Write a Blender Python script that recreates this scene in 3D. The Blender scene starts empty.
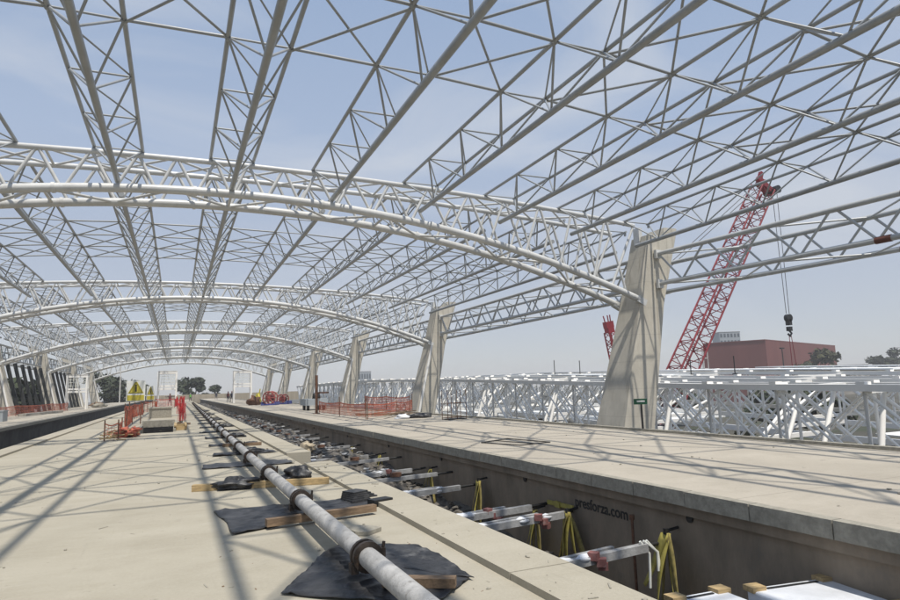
import bpy, bmesh, math, random
from mathutils import Vector, Matrix, noise as mnoise
R = math.radians
scene = bpy.context.scene
col = scene.collection
random.seed(7)

# ------------------------------------------------------------------ mesh builder
class MB:
    def __init__(s): s.v=[]; s.f=[]; s.sm=[]
    def add(s, vs, fs, smooth=False):
        n=len(s.v); s.v += [tuple(p) for p in vs]
        for f in fs: s.f.append(tuple(i+n for i in f)); s.sm.append(smooth)
        return s
    def tube(s, p, q, r, n=8, r2=None, caps=True):
        p=Vector(p); q=Vector(q); d=q-p
        if d.length < 1e-5: return s
        d.normalize(); r2 = r if r2 is None else r2
        u = d.cross(Vector((0,0,1)))
        if u.length < 1e-3: u = d.cross(Vector((1,0,0)))
        u.normalize(); w=d.cross(u)
        ring=[u*math.cos(2*math.pi*i/n)+w*math.sin(2*math.pi*i/n) for i in range(n)]
        vs=[p+e*r for e in ring]+[q+e*r2 for e in ring]
        s.add(vs, [(i,(i+1)%n,n+(i+1)%n,n+i) for i in range(n)], n>5)
        if caps:
            s.add([p+e*r for e in ring],[tuple(range(n-1,-1,-1))])
            s.add([q+e*r2 for e in ring],[tuple(range(n))])
        return s
    def poly(s, pts, r, n=10, caps=True, closed=False):
        pts=[Vector(p) for p in pts]; m=len(pts); rings=[]
        rr = r if isinstance(r,(list,tuple)) else [r]*m
        u=None
        for i in range(m):
            if closed: d=pts[(i+1)%m]-pts[i-1]
            else: d=pts[min(i+1,m-1)]-pts[max(i-1,0)]
            d.normalize()
            if u is None:
                u=d.cross(Vector((0,0,1)))
                if u.length<1e-3: u=d.cross(Vector((1,0,0)))
            else: u = u-d*u.dot(d)
            u.normalize(); w=d.cross(u)
            rings.append([pts[i]+(u*math.cos(2*math.pi*k/n)+w*math.sin(2*math.pi*k/n))*rr[i] for k in range(n)])
        vs=[p for g in rings for p in g]
        fs=[]
        for i in range(m if closed else m-1):
            a=i*n; b=((i+1)%m)*n
            for k in range(n): fs.append((a+k,a+(k+1)%n,b+(k+1)%n,b+k))
        s.add(vs,fs,True)
        if caps and not closed:
            s.add(rings[0],[tuple(range(n-1,-1,-1))]); s.add(rings[-1],[tuple(range(n))])
        return s
    def box(s, c, size, rz=0, M=None, bev=0):
        x,y,z=[k/2 for k in size]
        vs=[Vector((i*x,j*y,k*z)) for k in (-1,1) for j in (-1,1) for i in (-1,1)]
        m = M if M is not None else Matrix.Rotation(rz,4,'Z')
        vs=[m@v+Vector(c) for v in vs]
        return s.add(vs,[(0,2,3,1),(4,5,7,6),(0,1,5,4),(2,6,7,3),(0,4,6,2),(1,3,7,5)])
    def bar(s, p, q, w, h, up=(0,0,1)):
        p=Vector(p); q=Vector(q); d=(q-p); L=d.length
        if L<1e-5: return s
        d.normalize(); u=d.cross(Vector(up))
        if u.length<1e-3: u=d.cross(Vector((1,0,0)))
        u.normalize(); t=u.cross(d)
        vs=[]
        for e in (p,q):
            for (i,j) in ((-1,-1),(1,-1),(1,1),(-1,1)): vs.append(e+u*(i*w/2)+t*(j*h/2))
        return s.add(vs,[(3,2,1,0),(4,5,6,7),(0,1,5,4),(1,2,6,5),(2,3,7,6),(3,0,4,7)])
    def prism(s, pts, z0, z1):
        n=len(pts)
        vs=[(x,y,z0) for x,y in pts]+[(x,y,z1) for x,y in pts]
        return s.add(vs,[tuple(range(n-1,-1,-1)),tuple(range(n,2*n))]+[(i,(i+1)%n,n+(i+1)%n,n+i) for i in range(n)])
    def loft(s, secs):
        n=len(secs[0]); vs=[p for g in secs for p in g]; fs=[tuple(range(n-1,-1,-1)),tuple((len(secs)-1)*n+i for i in range(n))]
        for k in range(len(secs)-1):
            for i in range(n): fs.append((k*n+i,k*n+(i+1)%n,(k+1)*n+(i+1)%n,(k+1)*n+i))
        return s.add(vs,fs)
    def blob(s, c, r, seed=0, amp=.25, n=10, m=7, sc=(1,1,1), freq=1.5):
        vs=[]; fs=[]
        for j in range(m+1):
            th=math.pi*j/m
            for i in range(n):
                ph=2*math.pi*i/n
                d=Vector((math.sin(th)*math.cos(ph),math.sin(th)*math.sin(ph),math.cos(th)))
                k=r*(1+amp*mnoise.noise(d*freq+Vector((seed*3.1,seed*1.7,seed))))
                vs.append(Vector((d.x*sc[0],d.y*sc[1],d.z*sc[2]))*k+Vector(c))
        for j in range(m):
            for i in range(n): fs.append((j*n+i,(j+1)*n+i,(j+1)*n+(i+1)%n,j*n+(i+1)%n))
        return s.add(vs,fs,True)
    def mesh(s, name, mat):
        me=bpy.data.meshes.new(name); me.from_pydata(s.v,[],s.f)
        me.polygons.foreach_set('use_smooth',s.sm)
        if mat: me.materials.append(mat)
        me.update(); return me
    def build(s, name, mat, parent=None):
        o=bpy.data.objects.new(name,s.mesh(name,mat)); col.objects.link(o)
        if parent: o.parent=parent
        return o

def tag(o, label=None, cat=None, group=None, kind=None):
    if label: o['label']=label
    if cat: o['category']=cat
    if group: o['group']=group
    if kind: o['kind']=kind
    return o
def empty(name, label, cat, loc=(0,0,0), rz=0, group=None):
    o=bpy.data.objects.new(name,None); col.objects.link(o); o.location=loc; o.rotation_euler=(0,0,rz)
    o.empty_display_size=.2
    return tag(o,label,cat,group)
KIDS={}
def copy_tree(o, parent=None):
    c=o.copy(); col.objects.link(c)
    if parent: c.parent=parent
    for ch in list(o.children): copy_tree(ch,c)
    return c
def structure(o): return tag(o,kind='structure')

# ------------------------------------------------------------------ materials
def nt(m):
    m.use_nodes=True; t=m.node_tree; return t, t.nodes, t.links
def mat(name, c, rough=.7, var=.18, scale=3., bump=.0, metal=0., c2=None, stretch=None, spots=0., spotc=None, spots_scale=8., coord='Object', bscale=30., spec=.4):
    """base colour varied by two octaves of noise; optional second colour patches, spots and bump"""
    m=bpy.data.materials.new(name); t,N,L=nt(m)
    b=N['Principled BSDF']; b.inputs['Roughness'].default_value=rough; b.inputs['Metallic'].default_value=metal
    b.inputs['Specular IOR Level'].default_value=spec
    if coord=='World':
        tc=N.new('ShaderNodeNewGeometry'); src=tc.outputs['Position']
    else:
        tc=N.new('ShaderNodeTexCoord'); src=tc.outputs['Object']
    mp=N.new('ShaderNodeMapping'); L.new(src,mp.inputs[0])
    if stretch: mp.inputs['Scale'].default_value=stretch
    n1=N.new('ShaderNodeTexNoise'); n1.inputs['Scale'].default_value=scale; n1.inputs['Detail'].default_value=8; n1.inputs['Roughness'].default_value=.65
    L.new(mp.outputs[0],n1.inputs['Vector'])
    r=N.new('ShaderNodeValToRGB'); e=r.color_ramp.elements
    d=c2 if c2 else tuple(k*(1-var*1.6) for k in c)
    e[0].position=.3; e[0].color=(*d,1); e[1].position=.7; e[1].color=(*[min(1,k*(1+var*.5)) for k in c],1)
    L.new(n1.outputs['Fac'],r.inputs[0]); out=r.outputs[0]
    if spots>0:
        n2=N.new('ShaderNodeTexNoise'); n2.inputs['Scale'].default_value=spots_scale; n2.inputs['Detail'].default_value=5; n2.inputs['Roughness'].default_value=.7
        L.new(src,n2.inputs['Vector'])
        r2=N.new('ShaderNodeValToRGB'); f=r2.color_ramp.elements
        f[0].position=.56; f[0].color=(0,0,0,1); f[1].position=.68; f[1].color=(spots,spots,spots,1)
        L.new(n2.outputs['Fac'],r2.inputs[0])
        mx=N.new('ShaderNodeMix'); mx.data_type='RGBA'; L.new(r2.outputs[0],mx.inputs[0]); L.new(out,mx.inputs[6])
        mx.inputs[7].default_value=(*(spotc or tuple(k*.45 for k in c)),1); out=mx.outputs[2]
    L.new(out,b.inputs['Base Color'])
    if bump>0:
        n3=N.new('ShaderNodeTexNoise'); n3.inputs['Scale'].default_value=bscale; n3.inputs['Detail'].default_value=6
        L.new(mp.outputs[0],n3.inputs['Vector'])
        bp=N.new('ShaderNodeBump'); bp.inputs['Strength'].default_value=bump; bp.inputs['Distance'].default_value=.02
        L.new(n3.outputs['Fac'],bp.inputs['Height']); L.new(bp.outputs[0],b.inputs['Normal'])
    return m

def concrete_deck(name, c, light, dark, joint=None):
    m=bpy.data.materials.new(name); t,N,L=nt(m); b=N['Principled BSDF']; b.inputs['Roughness'].default_value=.88; b.inputs['Specular IOR Level'].default_value=.25
    g=N.new('ShaderNodeNewGeometry')
    def nz(sc,det,stretch=None,rough=.6,dist=0):
        mp=N.new('ShaderNodeMapping'); L.new(g.outputs['Position'],mp.inputs[0])
        if stretch: mp.inputs['Scale'].default_value=stretch
        n=N.new('ShaderNodeTexNoise'); n.inputs['Scale'].default_value=sc; n.inputs['Detail'].default_value=det; n.inputs['Roughness'].default_value=rough; n.inputs['Distortion'].default_value=dist
        L.new(mp.outputs[0],n.inputs['Vector']); return n.outputs['Fac']
    def ramp(f,p0,c0,p1,c1):
        r=N.new('ShaderNodeValToRGB'); e=r.color_ramp.elements; e[0].position=p0; e[1].position=p1
        e[0].color=(*c0,1) if isinstance(c0,tuple) else (c0,c0,c0,1); e[1].color=(*c1,1) if isinstance(c1,tuple) else (c1,c1,c1,1)
        L.new(f,r.inputs[0]); return r.outputs[0]
    def mix(f,a,bb,mode='MIX',fac=None):
        x=N.new('ShaderNodeMix'); x.data_type='RGBA'; x.blend_type=mode
        if f is not None: L.new(f,x.inputs[0])
        else: x.inputs[0].default_value=fac
        L.new(a,x.inputs[6])
        if isinstance(bb,tuple): x.inputs[7].default_value=(*bb,1)
        else: L.new(bb,x.inputs[7])
        return x.outputs[2]
    base=ramp(nz(.55,7),.35,dark,.65,c)                              # broad clouding
    stk=ramp(nz(1.3,7,(.6,1.4,1),.75,1.2),.36,0.,.72,.5)              # trowel sweeps across the pour
    o=mix(stk,base,light)
    o=mix(ramp(nz(22,4,None,.7),.35,.86,.65,1.04),o,o,'MULTIPLY',1.0) if False else o
    o=mix(ramp(nz(.22,6,None,.6,.5),.50,0.,.66,.35),o,tuple(k*.80 for k in c))     # broad damp areas
    o=mix(ramp(nz(2.2,5,(4.5,.35,1),.6,.4),.62,0.,.74,.22),o,tuple(k*.60 for k in c))  # wheel and drag marks along the deck
    fine=ramp(nz(34,5,None,.75),.3,.84,.7,1.0)
    o=mix(None,o,fine,'MULTIPLY',.8)
    o=mix(ramp(nz(.9,8,None,.72,1.),.60,0.,.72,.45),o,tuple(k*.62 for k in c))      # damp stains
    o=mix(ramp(nz(5.5,3,None,.5),.70,0.,.735,.55),o,tuple(k*.45 for k in c))        # drips and scuffs
    v=N.new('ShaderNodeTexVoronoi'); v.feature='DISTANCE_TO_EDGE'; v.inputs['Scale'].default_value=.32
    mp=N.new('ShaderNodeMapping'); L.new(g.outputs['Position'],mp.inputs[0]); 
    nn=N.new('ShaderNodeTexNoise'); nn.inputs['Scale'].default_value=1.4; nn.inputs['Detail'].default_value=5
    L.new(g.outputs['Position'],nn.inputs['Vector'])
    ad=N.new('ShaderNodeMix'); ad.data_type='RGBA'; ad.blend_type='ADD'; ad.inputs[0].default_value=.9
    L.new(mp.outputs[0],ad.inputs[6]); L.new(nn.outputs['Color'],ad.inputs[7]); L.new(ad.outputs[2],v.inputs['Vector'])
    crack=ramp(v.outputs['Distance'],.0,.35,.006,0.)
    if joint:
        sp=N.new('ShaderNodeSeparateXYZ'); L.new(g.outputs['Position'],sp.inputs[0])
        md=N.new('ShaderNodeMath'); md.operation='PINGPONG'; md.inputs[1].default_value=joint/2; L.new(sp.outputs['Y'],md.inputs[0])
        o=mix(ramp(md.outputs[0],.004,.6,.012,0.),o,tuple(k*.4 for k in c))
    L.new(o,b.inputs['Base Color'])
    bp=N.new('ShaderNodeBump'); bp.inputs['Strength'].default_value=.35; bp.inputs['Distance'].default_value=.01
    L.new(nz(45,6,None,.7),bp.inputs['Height']); L.new(bp.outputs[0],b.inputs['Normal'])
    return m

M={}
M['deck']=concrete_deck('deck_concrete',(.425,.388,.305),(.495,.455,.37),(.36,.325,.25),joint=12.2)
M['platform']=concrete_deck('platform_concrete',(.45,.405,.33),(.53,.48,.40),(.38,.34,.275),joint=6.1)
M['fascia']=mat('fascia_concrete',(.35,.325,.265),.9,.22,9,.5,coord='World',spots=.5,spots_scale=22,spotc=(.25,.225,.185))
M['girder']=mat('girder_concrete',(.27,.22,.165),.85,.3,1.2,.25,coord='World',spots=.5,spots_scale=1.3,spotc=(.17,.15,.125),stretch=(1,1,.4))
M['girderdark']=mat('dark_girder_concrete',(.10,.095,.085),.85,.3,1.2,.25,coord='World')  # darker version of the girder concrete, for the left side
M['column']=mat('column_concrete',(.56,.52,.435),.85,.13,1.1,.35,stretch=(1.2,1.2,.7),spots=.35,spots_scale=1.6,spotc=(.44,.40,.325))
def formwork(m):
    t=m.node_tree; N=t.nodes; L=t.links; b=N['Principled BSDF']; src=b.inputs['Base Color'].links[0].from_socket
    tc=N.new('ShaderNodeTexCoord'); sp=N.new('ShaderNodeSeparateXYZ'); L.new(tc.outputs['Object'],sp.inputs[0])
    pp=N.new('ShaderNodeMath'); pp.operation='PINGPONG'; pp.inputs[1].default_value=.61; L.new(sp.outputs['Z'],pp.inputs[0])
    r=N.new('ShaderNodeValToRGB'); e=r.color_ramp.elements; e[0].position=.008; e[0].color=(.55,.55,.55,1); e[1].position=.022; e[1].color=(1,1,1,1); L.new(pp.outputs[0],r.inputs[0])
    x=N.new('ShaderNodeMix'); x.data_type='RGBA'; x.blend_type='MULTIPLY'; x.inputs[0].default_value=.28; L.new(src,x.inputs[6]); L.new(r.outputs[0],x.inputs[7]); 
    nz=N.new('ShaderNodeTexNoise'); nz.inputs['Scale'].default_value=1.; nz.inputs['Detail'].default_value=6
    mp=N.new('ShaderNodeMapping'); mp.inputs['Scale'].default_value=(5,5,.22); L.new(tc.outputs['Object'],mp.inputs[0]); L.new(mp.outputs[0],nz.inputs['Vector'])
    r2=N.new('ShaderNodeValToRGB'); e=r2.color_ramp.elements; e[0].position=.56; e[0].color=(1,1,1,1); e[1].position=.72; e[1].color=(.74,.72,.68,1); L.new(nz.outputs['Fac'],r2.inputs[0])
    y=N.new('ShaderNodeMix'); y.data_type='RGBA'; y.blend_type='MULTIPLY'; y.inputs[0].default_value=.8; L.new(x.outputs[2],y.inputs[6]); L.new(r2.outputs[0],y.inputs[7])
    L.new(y.outputs[2],b.inputs['Base Color'])
formwork(M['column'])
M['steel']=mat('grey_painted_steel',(.33,.345,.35),.36,.12,1.3,0,spots=.35,spots_scale=4,spotc=(.24,.24,.23),spec=.6)
M['girdersteel']=mat('light_grey_girder_paint',(.50,.51,.50),.36,.12,1.3,0,spots=.35,spots_scale=4,spotc=(.38,.37,.34),spec=.6)
M['arch']=mat('pale_painted_steel',(.62,.62,.60),.36,.12,1.0,0,spots=.4,spots_scale=3,spotc=(.46,.44,.40),spec=.5)
M['white']=mat('white_painted_steel',(.90,.875,.82),.5,.05,.6,0,spots=.25,spots_scale=1.2,spotc=(.72,.70,.65))
M['greysteel']=mat('grey_box_steel',(.68,.66,.62),.5,.12,1.,0,spots=.3,spots_scale=1)
M['galv']=mat('galvanised_steel',(.50,.50,.50),.4,.2,6,0,metal=.5,spots=.3,spots_scale=9,spotc=(.3,.26,.2))
M['pipe']=mat('cement_dusted_pipe',(.44,.43,.41),.55,.25,5,.3,spots=.75,spots_scale=13,spotc=(.20,.185,.165),bscale=40)
M['clamp']=mat('rusty_clamp',(.07,.055,.045),.55,.4,12,.3,metal=.5,spots=.5,spotc=(.16,.09,.05))
M['plastic']=mat('black_plastic_sheet',(.045,.045,.047),.42,.5,3,.45,spots=.6,spots_scale=1.8,spotc=(.20,.195,.185),bscale=15)
M['timber']=mat('pale_timber',(.50,.36,.18),.75,.3,4,.2,stretch=(1,9,9),spots=.4,spots_scale=6)
M['oldtimber']=mat('weathered_timber',(.25,.17,.105),.8,.35,4,.3,stretch=(1,9,9),spots=.5,spots_scale=6)
M['rust']=mat('rusty_steel',(.17,.085,.05),.75,.35,9,.2,spots=.5,spotc=(.08,.045,.03))
M['primer']=mat('red_primer',(.16,.06,.04),.6,.2,8)
M['mesh']=mat('orange_mesh_plastic',(.58,.15,.085),.6,.25,3)
M['meshred']=mat('red_mesh_plastic',(.60,.05,.05),.6,.25,3)
M['dullred2']=mat('weathered_red',(.36,.085,.075),.7,.3,4,spots=.5,spotc=(.25,.16,.13))
M['dullred']=mat('dull_red_paint',(.26,.11,.10),.7,.3,9,spots=.5,spotc=(.35,.28,.26))
M['yellow']=mat('yellow_webbing',(.44,.38,.09),.7,.3,7,.1,spots=.5,spots_scale=7,spotc=(.2,.17,.05))
M['signyellow']=mat('sign_yellow',(.50,.42,.05),.5,.12,3)
M['signwhite']=mat('sign_white',(.72,.73,.68),.5,.1,3)
M['ink']=mat('dark_ink',(.05,.045,.03),.6,.1)
M['letter']=mat('black_lettering',(.035,.033,.03),.8,.4,9)
M['red']=mat('crane_red',(.23,.018,.026),.5,.25,.6,spots=.3,spots_scale=1.5,spotc=(.13,.018,.02))
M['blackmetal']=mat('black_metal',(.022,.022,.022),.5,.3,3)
M['fin']=mat('dark_steel_fin',(.035,.037,.036),.6,.25,1)
M['cable']=mat('steel_cable',(.10,.10,.10),.5,.2)
M['redwall']=mat('red_brown_cladding',(.20,.070,.060),.8,.12,.06,coord='World',stretch=(3,3,.3),spots=.2,spots_scale=.12)
M['redroof']=mat('grey_roof',(.2,.19,.18),.9)
M['farwall']=mat('far_grey_wall',(.33,.36,.38),.8,.1,.1)
M['housewall']=mat('pale_house_wall',(.42,.39,.34),.9,.15,.3)
M['glass']=mat('dark_glass',(.05,.07,.09),.15,.2)
M['beige']=mat('beige_hoarding',(.42,.36,.27),.9,.2,.6,.1,coord='World',stretch=(6,6,.3))
M['bark']=mat('bark',(.09,.065,.045),.9,.3,5)
M['leaf']=mat('leaf_green',(.07,.095,.04),.75,.55,.35,coord='World',spots=.4,spots_scale=.8,spotc=(.03,.045,.02))
M['leafdark']=mat('leaf_dark',(.055,.070,.036),.8,.5,.35,coord='World')
M['leafyellow']=mat('leaf_olive',(.085,.085,.030),.75,.5,.4,coord='World',spots=.4,spots_scale=.9,spotc=(.05,.06,.025))
M['ground']=mat('dry_ground',(.085,.08,.06),.95,.35,.05,coord='World',spots=.9,spots_scale=.08,spotc=(.035,.05,.02))
M['rubble']=mat('site_rubble',(.15,.135,.115),.9,.9,6,.3,spots=.6,spots_scale=5,spotc=(.05,.05,.05),coord='World')
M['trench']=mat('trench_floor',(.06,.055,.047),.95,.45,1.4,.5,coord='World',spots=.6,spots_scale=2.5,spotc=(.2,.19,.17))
M['foil']=mat('white_strut_paint',(.38,.38,.375),.5,.3,5,.3,spots=.6,spots_scale=7,spotc=(.3,.29,.28))
M['crate']=mat('white_wrapping',(.72,.74,.77),.4,.15,2,.3,bscale=6)
M['bag']=mat('tan_paper_bag',(.50,.42,.30),.85,.3,6,.3,bscale=12)
M['yellowdull']=mat('worn_yellow_webbing',(.27,.22,.07),.8,.35,9,.1,spots=.6,spots_scale=8,spotc=(.12,.10,.04))
M['scrap']=mat('dirty_white_scrap',(.50,.50,.49),.7,.35,6,.3,spots=.5,spots_scale=9,coord='World')
M['blue']=mat('blue_paint',(.07,.09,.30),.5,.3,3)
M['green']=mat('green_sign',(.015,.10,.05),.5,.2,3)
M['skin']=mat('skin',(.32,.19,.13),.6,.1)
M['hivis']=mat('hivis_green',(.20,.55,.10),.7,.15)
M['maroon']=mat('maroon_cloth',(.14,.04,.04),.8,.2)
M['navy']=mat('navy_cloth',(.03,.035,.06),.85,.2)
M['helmet']=mat('white_helmet',(.75,.75,.72),.35,.05)
M['tarp']=mat('navy_tarp',(.02,.03,.09),.6,.5,.3)
M['sheet']=mat('white_roof_sheet',(.82,.83,.82),.55,.06,.3)

# ------------------------------------------------------------------ world, sun, camera
SUN_EL=R(67.4)
w=bpy.data.worlds.new('World'); scene.world=w; w.use_nodes=True
N=w.node_tree.nodes; L=w.node_tree.links; bg=N['Background']
sky=N.new('ShaderNodeTexSky'); sky.sky_type='NISHITA'; sky.sun_disc=False; sky.sun_elevation=SUN_EL; sky.sun_rotation=R(180)
sky.altitude=2240; sky.air_density=1.0; sky.dust_density=3.0; sky.ozone_density=1.6
# thin high cloud veil, laid over the sky by direction
tc=N.new('ShaderNodeTexCoord'); mp=N.new('ShaderNodeMapping'); mp.inputs['Scale'].default_value=(1.2,3.0,4.2); mp.inputs['Rotation'].default_value=(0,0,.5)
L.new(tc.outputs['Generated'],mp.inputs[0])
cn=N.new('ShaderNodeTexNoise'); cn.inputs['Scale'].default_value=1.5; cn.inputs['Detail'].default_value=7; cn.inputs['Distortion'].default_value=.8
L.new(mp.outputs[0],cn.inputs['Vector'])
cr=N.new('ShaderNodeValToRGB'); cr.color_ramp.elements[0].position=.45; cr.color_ramp.elements[0].color=(0,0,0,1); cr.color_ramp.elements[1].position=.72; cr.color_ramp.elements[1].color=(.55,.55,.55,1)
L.new(cn.outputs['Fac'],cr.inputs[0])
tc_s=N.new('ShaderNodeTexCoord'); hz=N.new('ShaderNodeMix'); hz.data_type='RGBA'; hz.inputs[0].default_value=.70; L.new(sky.outputs[0],hz.inputs[6]); hz.inputs[7].default_value=(3.75,4.35,5.25,1)
sx=N.new('ShaderNodeSeparateXYZ'); L.new(tc_s.outputs['Generated'],sx.inputs[0])
hr=N.new('ShaderNodeValToRGB'); hr.color_ramp.elements[0].position=.0; hr.color_ramp.elements[0].color=(5.15,5.0,4.95,1); hr.color_ramp.elements[1].position=.72; hr.color_ramp.elements[1].color=(2.9,4.1,6.2,1)
em=hr.color_ramp.elements.new(.36); em.color=(4.4,5.25,6.7,1)
L.new(sx.outputs['Z'],hr.inputs[0]); L.new(hr.outputs[0],hz.inputs[7])
cm=N.new('ShaderNodeMix'); cm.data_type='RGBA'; L.new(cr.outputs[0],cm.inputs[0]); L.new(hz.outputs[2],cm.inputs[6]); cm.inputs[7].default_value=(6.0,6.2,6.5,1)
L.new(cm.outputs[2],bg.inputs['Color']); bg.inputs['Strength'].default_value=.108
sl=bpy.data.lights.new('sun','SUN'); sl.energy=4.0; sl.angle=R(.75); sl.color=(1,.945,.86)
so=bpy.data.objects.new('sun',sl); col.objects.link(so)
d_to_sun=Vector((.035,-math.cos(SUN_EL),math.sin(SUN_EL)))
so.rotation_euler=d_to_sun.to_track_quat('Z','Y').to_euler(); so.location=(0,-30,60)

F,YAW,PIT,ROLL=625.96,.4121,.1364,.0315
cam=bpy.data.cameras.new('camera'); co=bpy.data.objects.new('camera',cam); col.objects.link(co); scene.camera=co
cam.sensor_width=36; cam.sensor_fit='HORIZONTAL'; cam.lens=F/900*36; cam.clip_start=.1; cam.clip_end=6000
right=Vector((math.cos(YAW),-math.sin(YAW),0)); fwd=Vector((math.sin(YAW)*math.cos(PIT),math.cos(YAW)*math.cos(PIT),math.sin(PIT))); up=right.cross(fwd)
Rp=right*math.cos(ROLL)-up*math.sin(ROLL); Up=right*math.sin(ROLL)+up*math.cos(ROLL)
co.matrix_world=Matrix(((Rp.x,Up.x,-fwd.x,0),(Rp.y,Up.y,-fwd.y,0),(Rp.z,Up.z,-fwd.z,1.6),(0,0,0,1)))
vs=scene.view_settings; scene.display_settings.display_device='sRGB'; vs.view_transform='Standard'; vs.look='None'; vs.exposure=.12; vs.gamma=1; vs.use_curve_mapping=False
scene.cycles.max_bounces=6; scene.cycles.use_denoising=True

# ------------------------------------------------------------------ the setting
YE=205.      # far end of the station deck
b=MB(); b.add([(-900,-300,-8),(1300,-300,-8),(1300,1400,-8),(-900,1400,-8)],[(0,1,2,3)]); structure(b.build('ground',M['ground']))
# deck with an opening (hatch) at (-1.5..-0.1, 30.1..33)
HX0,HX1,HY0,HY1=-1.50,-.10,30.1,35.5
b=MB()
b.box(((-5.04+HX0)/2,(YE-4)/2,-.25),(HX0+5.04,YE+4,.5)); b.box(((2.56+HX1)/2,(YE-4)/2,-.25),(2.56-HX1,YE+4,.5)); b.box((2.855,5.0,-.25),(.59,18.,.5)); b.box((2.855,(16.3+YE)/2,-.25),(.59,YE-16.3,.5))
b.box(((HX0+HX1)/2,(HY0-4)/2,-.25),(HX1-HX0,HY0+4,.5)); b.box(((HX0+HX1)/2,(HY1+YE)/2,-.25),(HX1-HX0,YE-HY1,.5))
b.box((-.95,(29.5-4)/2,-1.25),(5.2,33.5,1.5)); b.box((-.95,(36.2+YE)/2,-1.25),(5.2,YE-36.2,1.5))
structure(b.build('deck',M['deck']))
# raised edge strips (ledges) of the deck, cast in lengths
b=MB(); rr=random.Random(3)
def strip(x0,x1,y0,y1,z1,step,jit=.006):
    y=y0
    while y<y1:
        e=min(y+step,y1); z=z1+rr.uniform(-jit,jit)
        b.box(((x0+x1)/2+rr.uniform(-.003,.003),(y+e)/2,z/2-.02),(x1-x0,e-y-.008,z+.04)); y=e
strip(2.56,3.15,-4,14.0,.06,4.4); strip(-5.04,-4.48,-4,YE,.06,6.1)
strip(2.56,3.15,16.3,YE,.06,6.1)
structure(b.build('ledge',M['deck']))
# platforms: paving slab, fascia blocks, recessed beam and girder wall
PZ=.07      # the right platform lies a little above the deck
def platform(x0,x1,side,z,gm):
    b=MB(); b.box(((x0+x1)/2,(YE-8)/2,z-.1),(x1-x0-.30,YE+8,.2)); structure(b.build('platform',M['platform']))
    b=MB(); rr=random.Random(11); y=-8.
    xe = x0 if side>0 else x1
    while y<YE:
        L_=1.06 if y<40 else 2.12
        j=rr.uniform(-.008,.008); t=rr.uniform(-.003,.003)
        b.box((xe+side*.075+j,y+L_/2,z-.098+t),(.15,L_-.014,.200)); y+=L_
    structure(b.build('platform_edge',M['fascia']))
    b=MB(); b.box((xe+side*.17,(YE-8)/2,z-.275),(.16,YE+8,.14)); b.box((xe+side*.33,(YE-8)/2,z-1.2),(.30,YE+8,1.70))
    g=structure(b.build('platform_girder',M[gm]))
    xo = x1 if side>0 else x0
    b=MB(); b.box((xo-side*.075,(YE-8)/2,z-.04),(.15,YE+8,.22)); structure(b.build('platform_kerb',M['fascia']))
    b=MB(); b.box(((x0+x1)/2+side*.5,(YE-8)/2,-1.2),(x1-x0-2.0,YE+8,1.9)); structure(b.build('platform_base',M[gm]))
    return g
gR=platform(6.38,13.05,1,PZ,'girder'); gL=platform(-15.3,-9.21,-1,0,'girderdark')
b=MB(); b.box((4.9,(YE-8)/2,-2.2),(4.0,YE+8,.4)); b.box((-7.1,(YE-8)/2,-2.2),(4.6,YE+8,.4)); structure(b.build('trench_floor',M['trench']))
# the supplier's web address on the girder wall, holes beside it
fc=bpy.data.curves.new('lettering','FONT'); fc.body='presforza.com'; fc.size=.25; fc.extrude=.002; fc.offset=.004; fc.align_x='RIGHT'
fo=bpy.data.objects.new('lettering',fc); col.objects.link(fo); fc.materials.append(M['letter'])
fo.rotation_euler=(R(90),0,R(-90)); fo.location=(6.554,8.28,-.58); fo.parent=gR
for y in (6.95,11.45,15.9,20.5,26.,33.):
    b=MB(); b.tube((6.53,y,-.32),(6.565,y,-.32),.055,14); tag(b.build('drain_hole',M['blackmetal'],gR))

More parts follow.
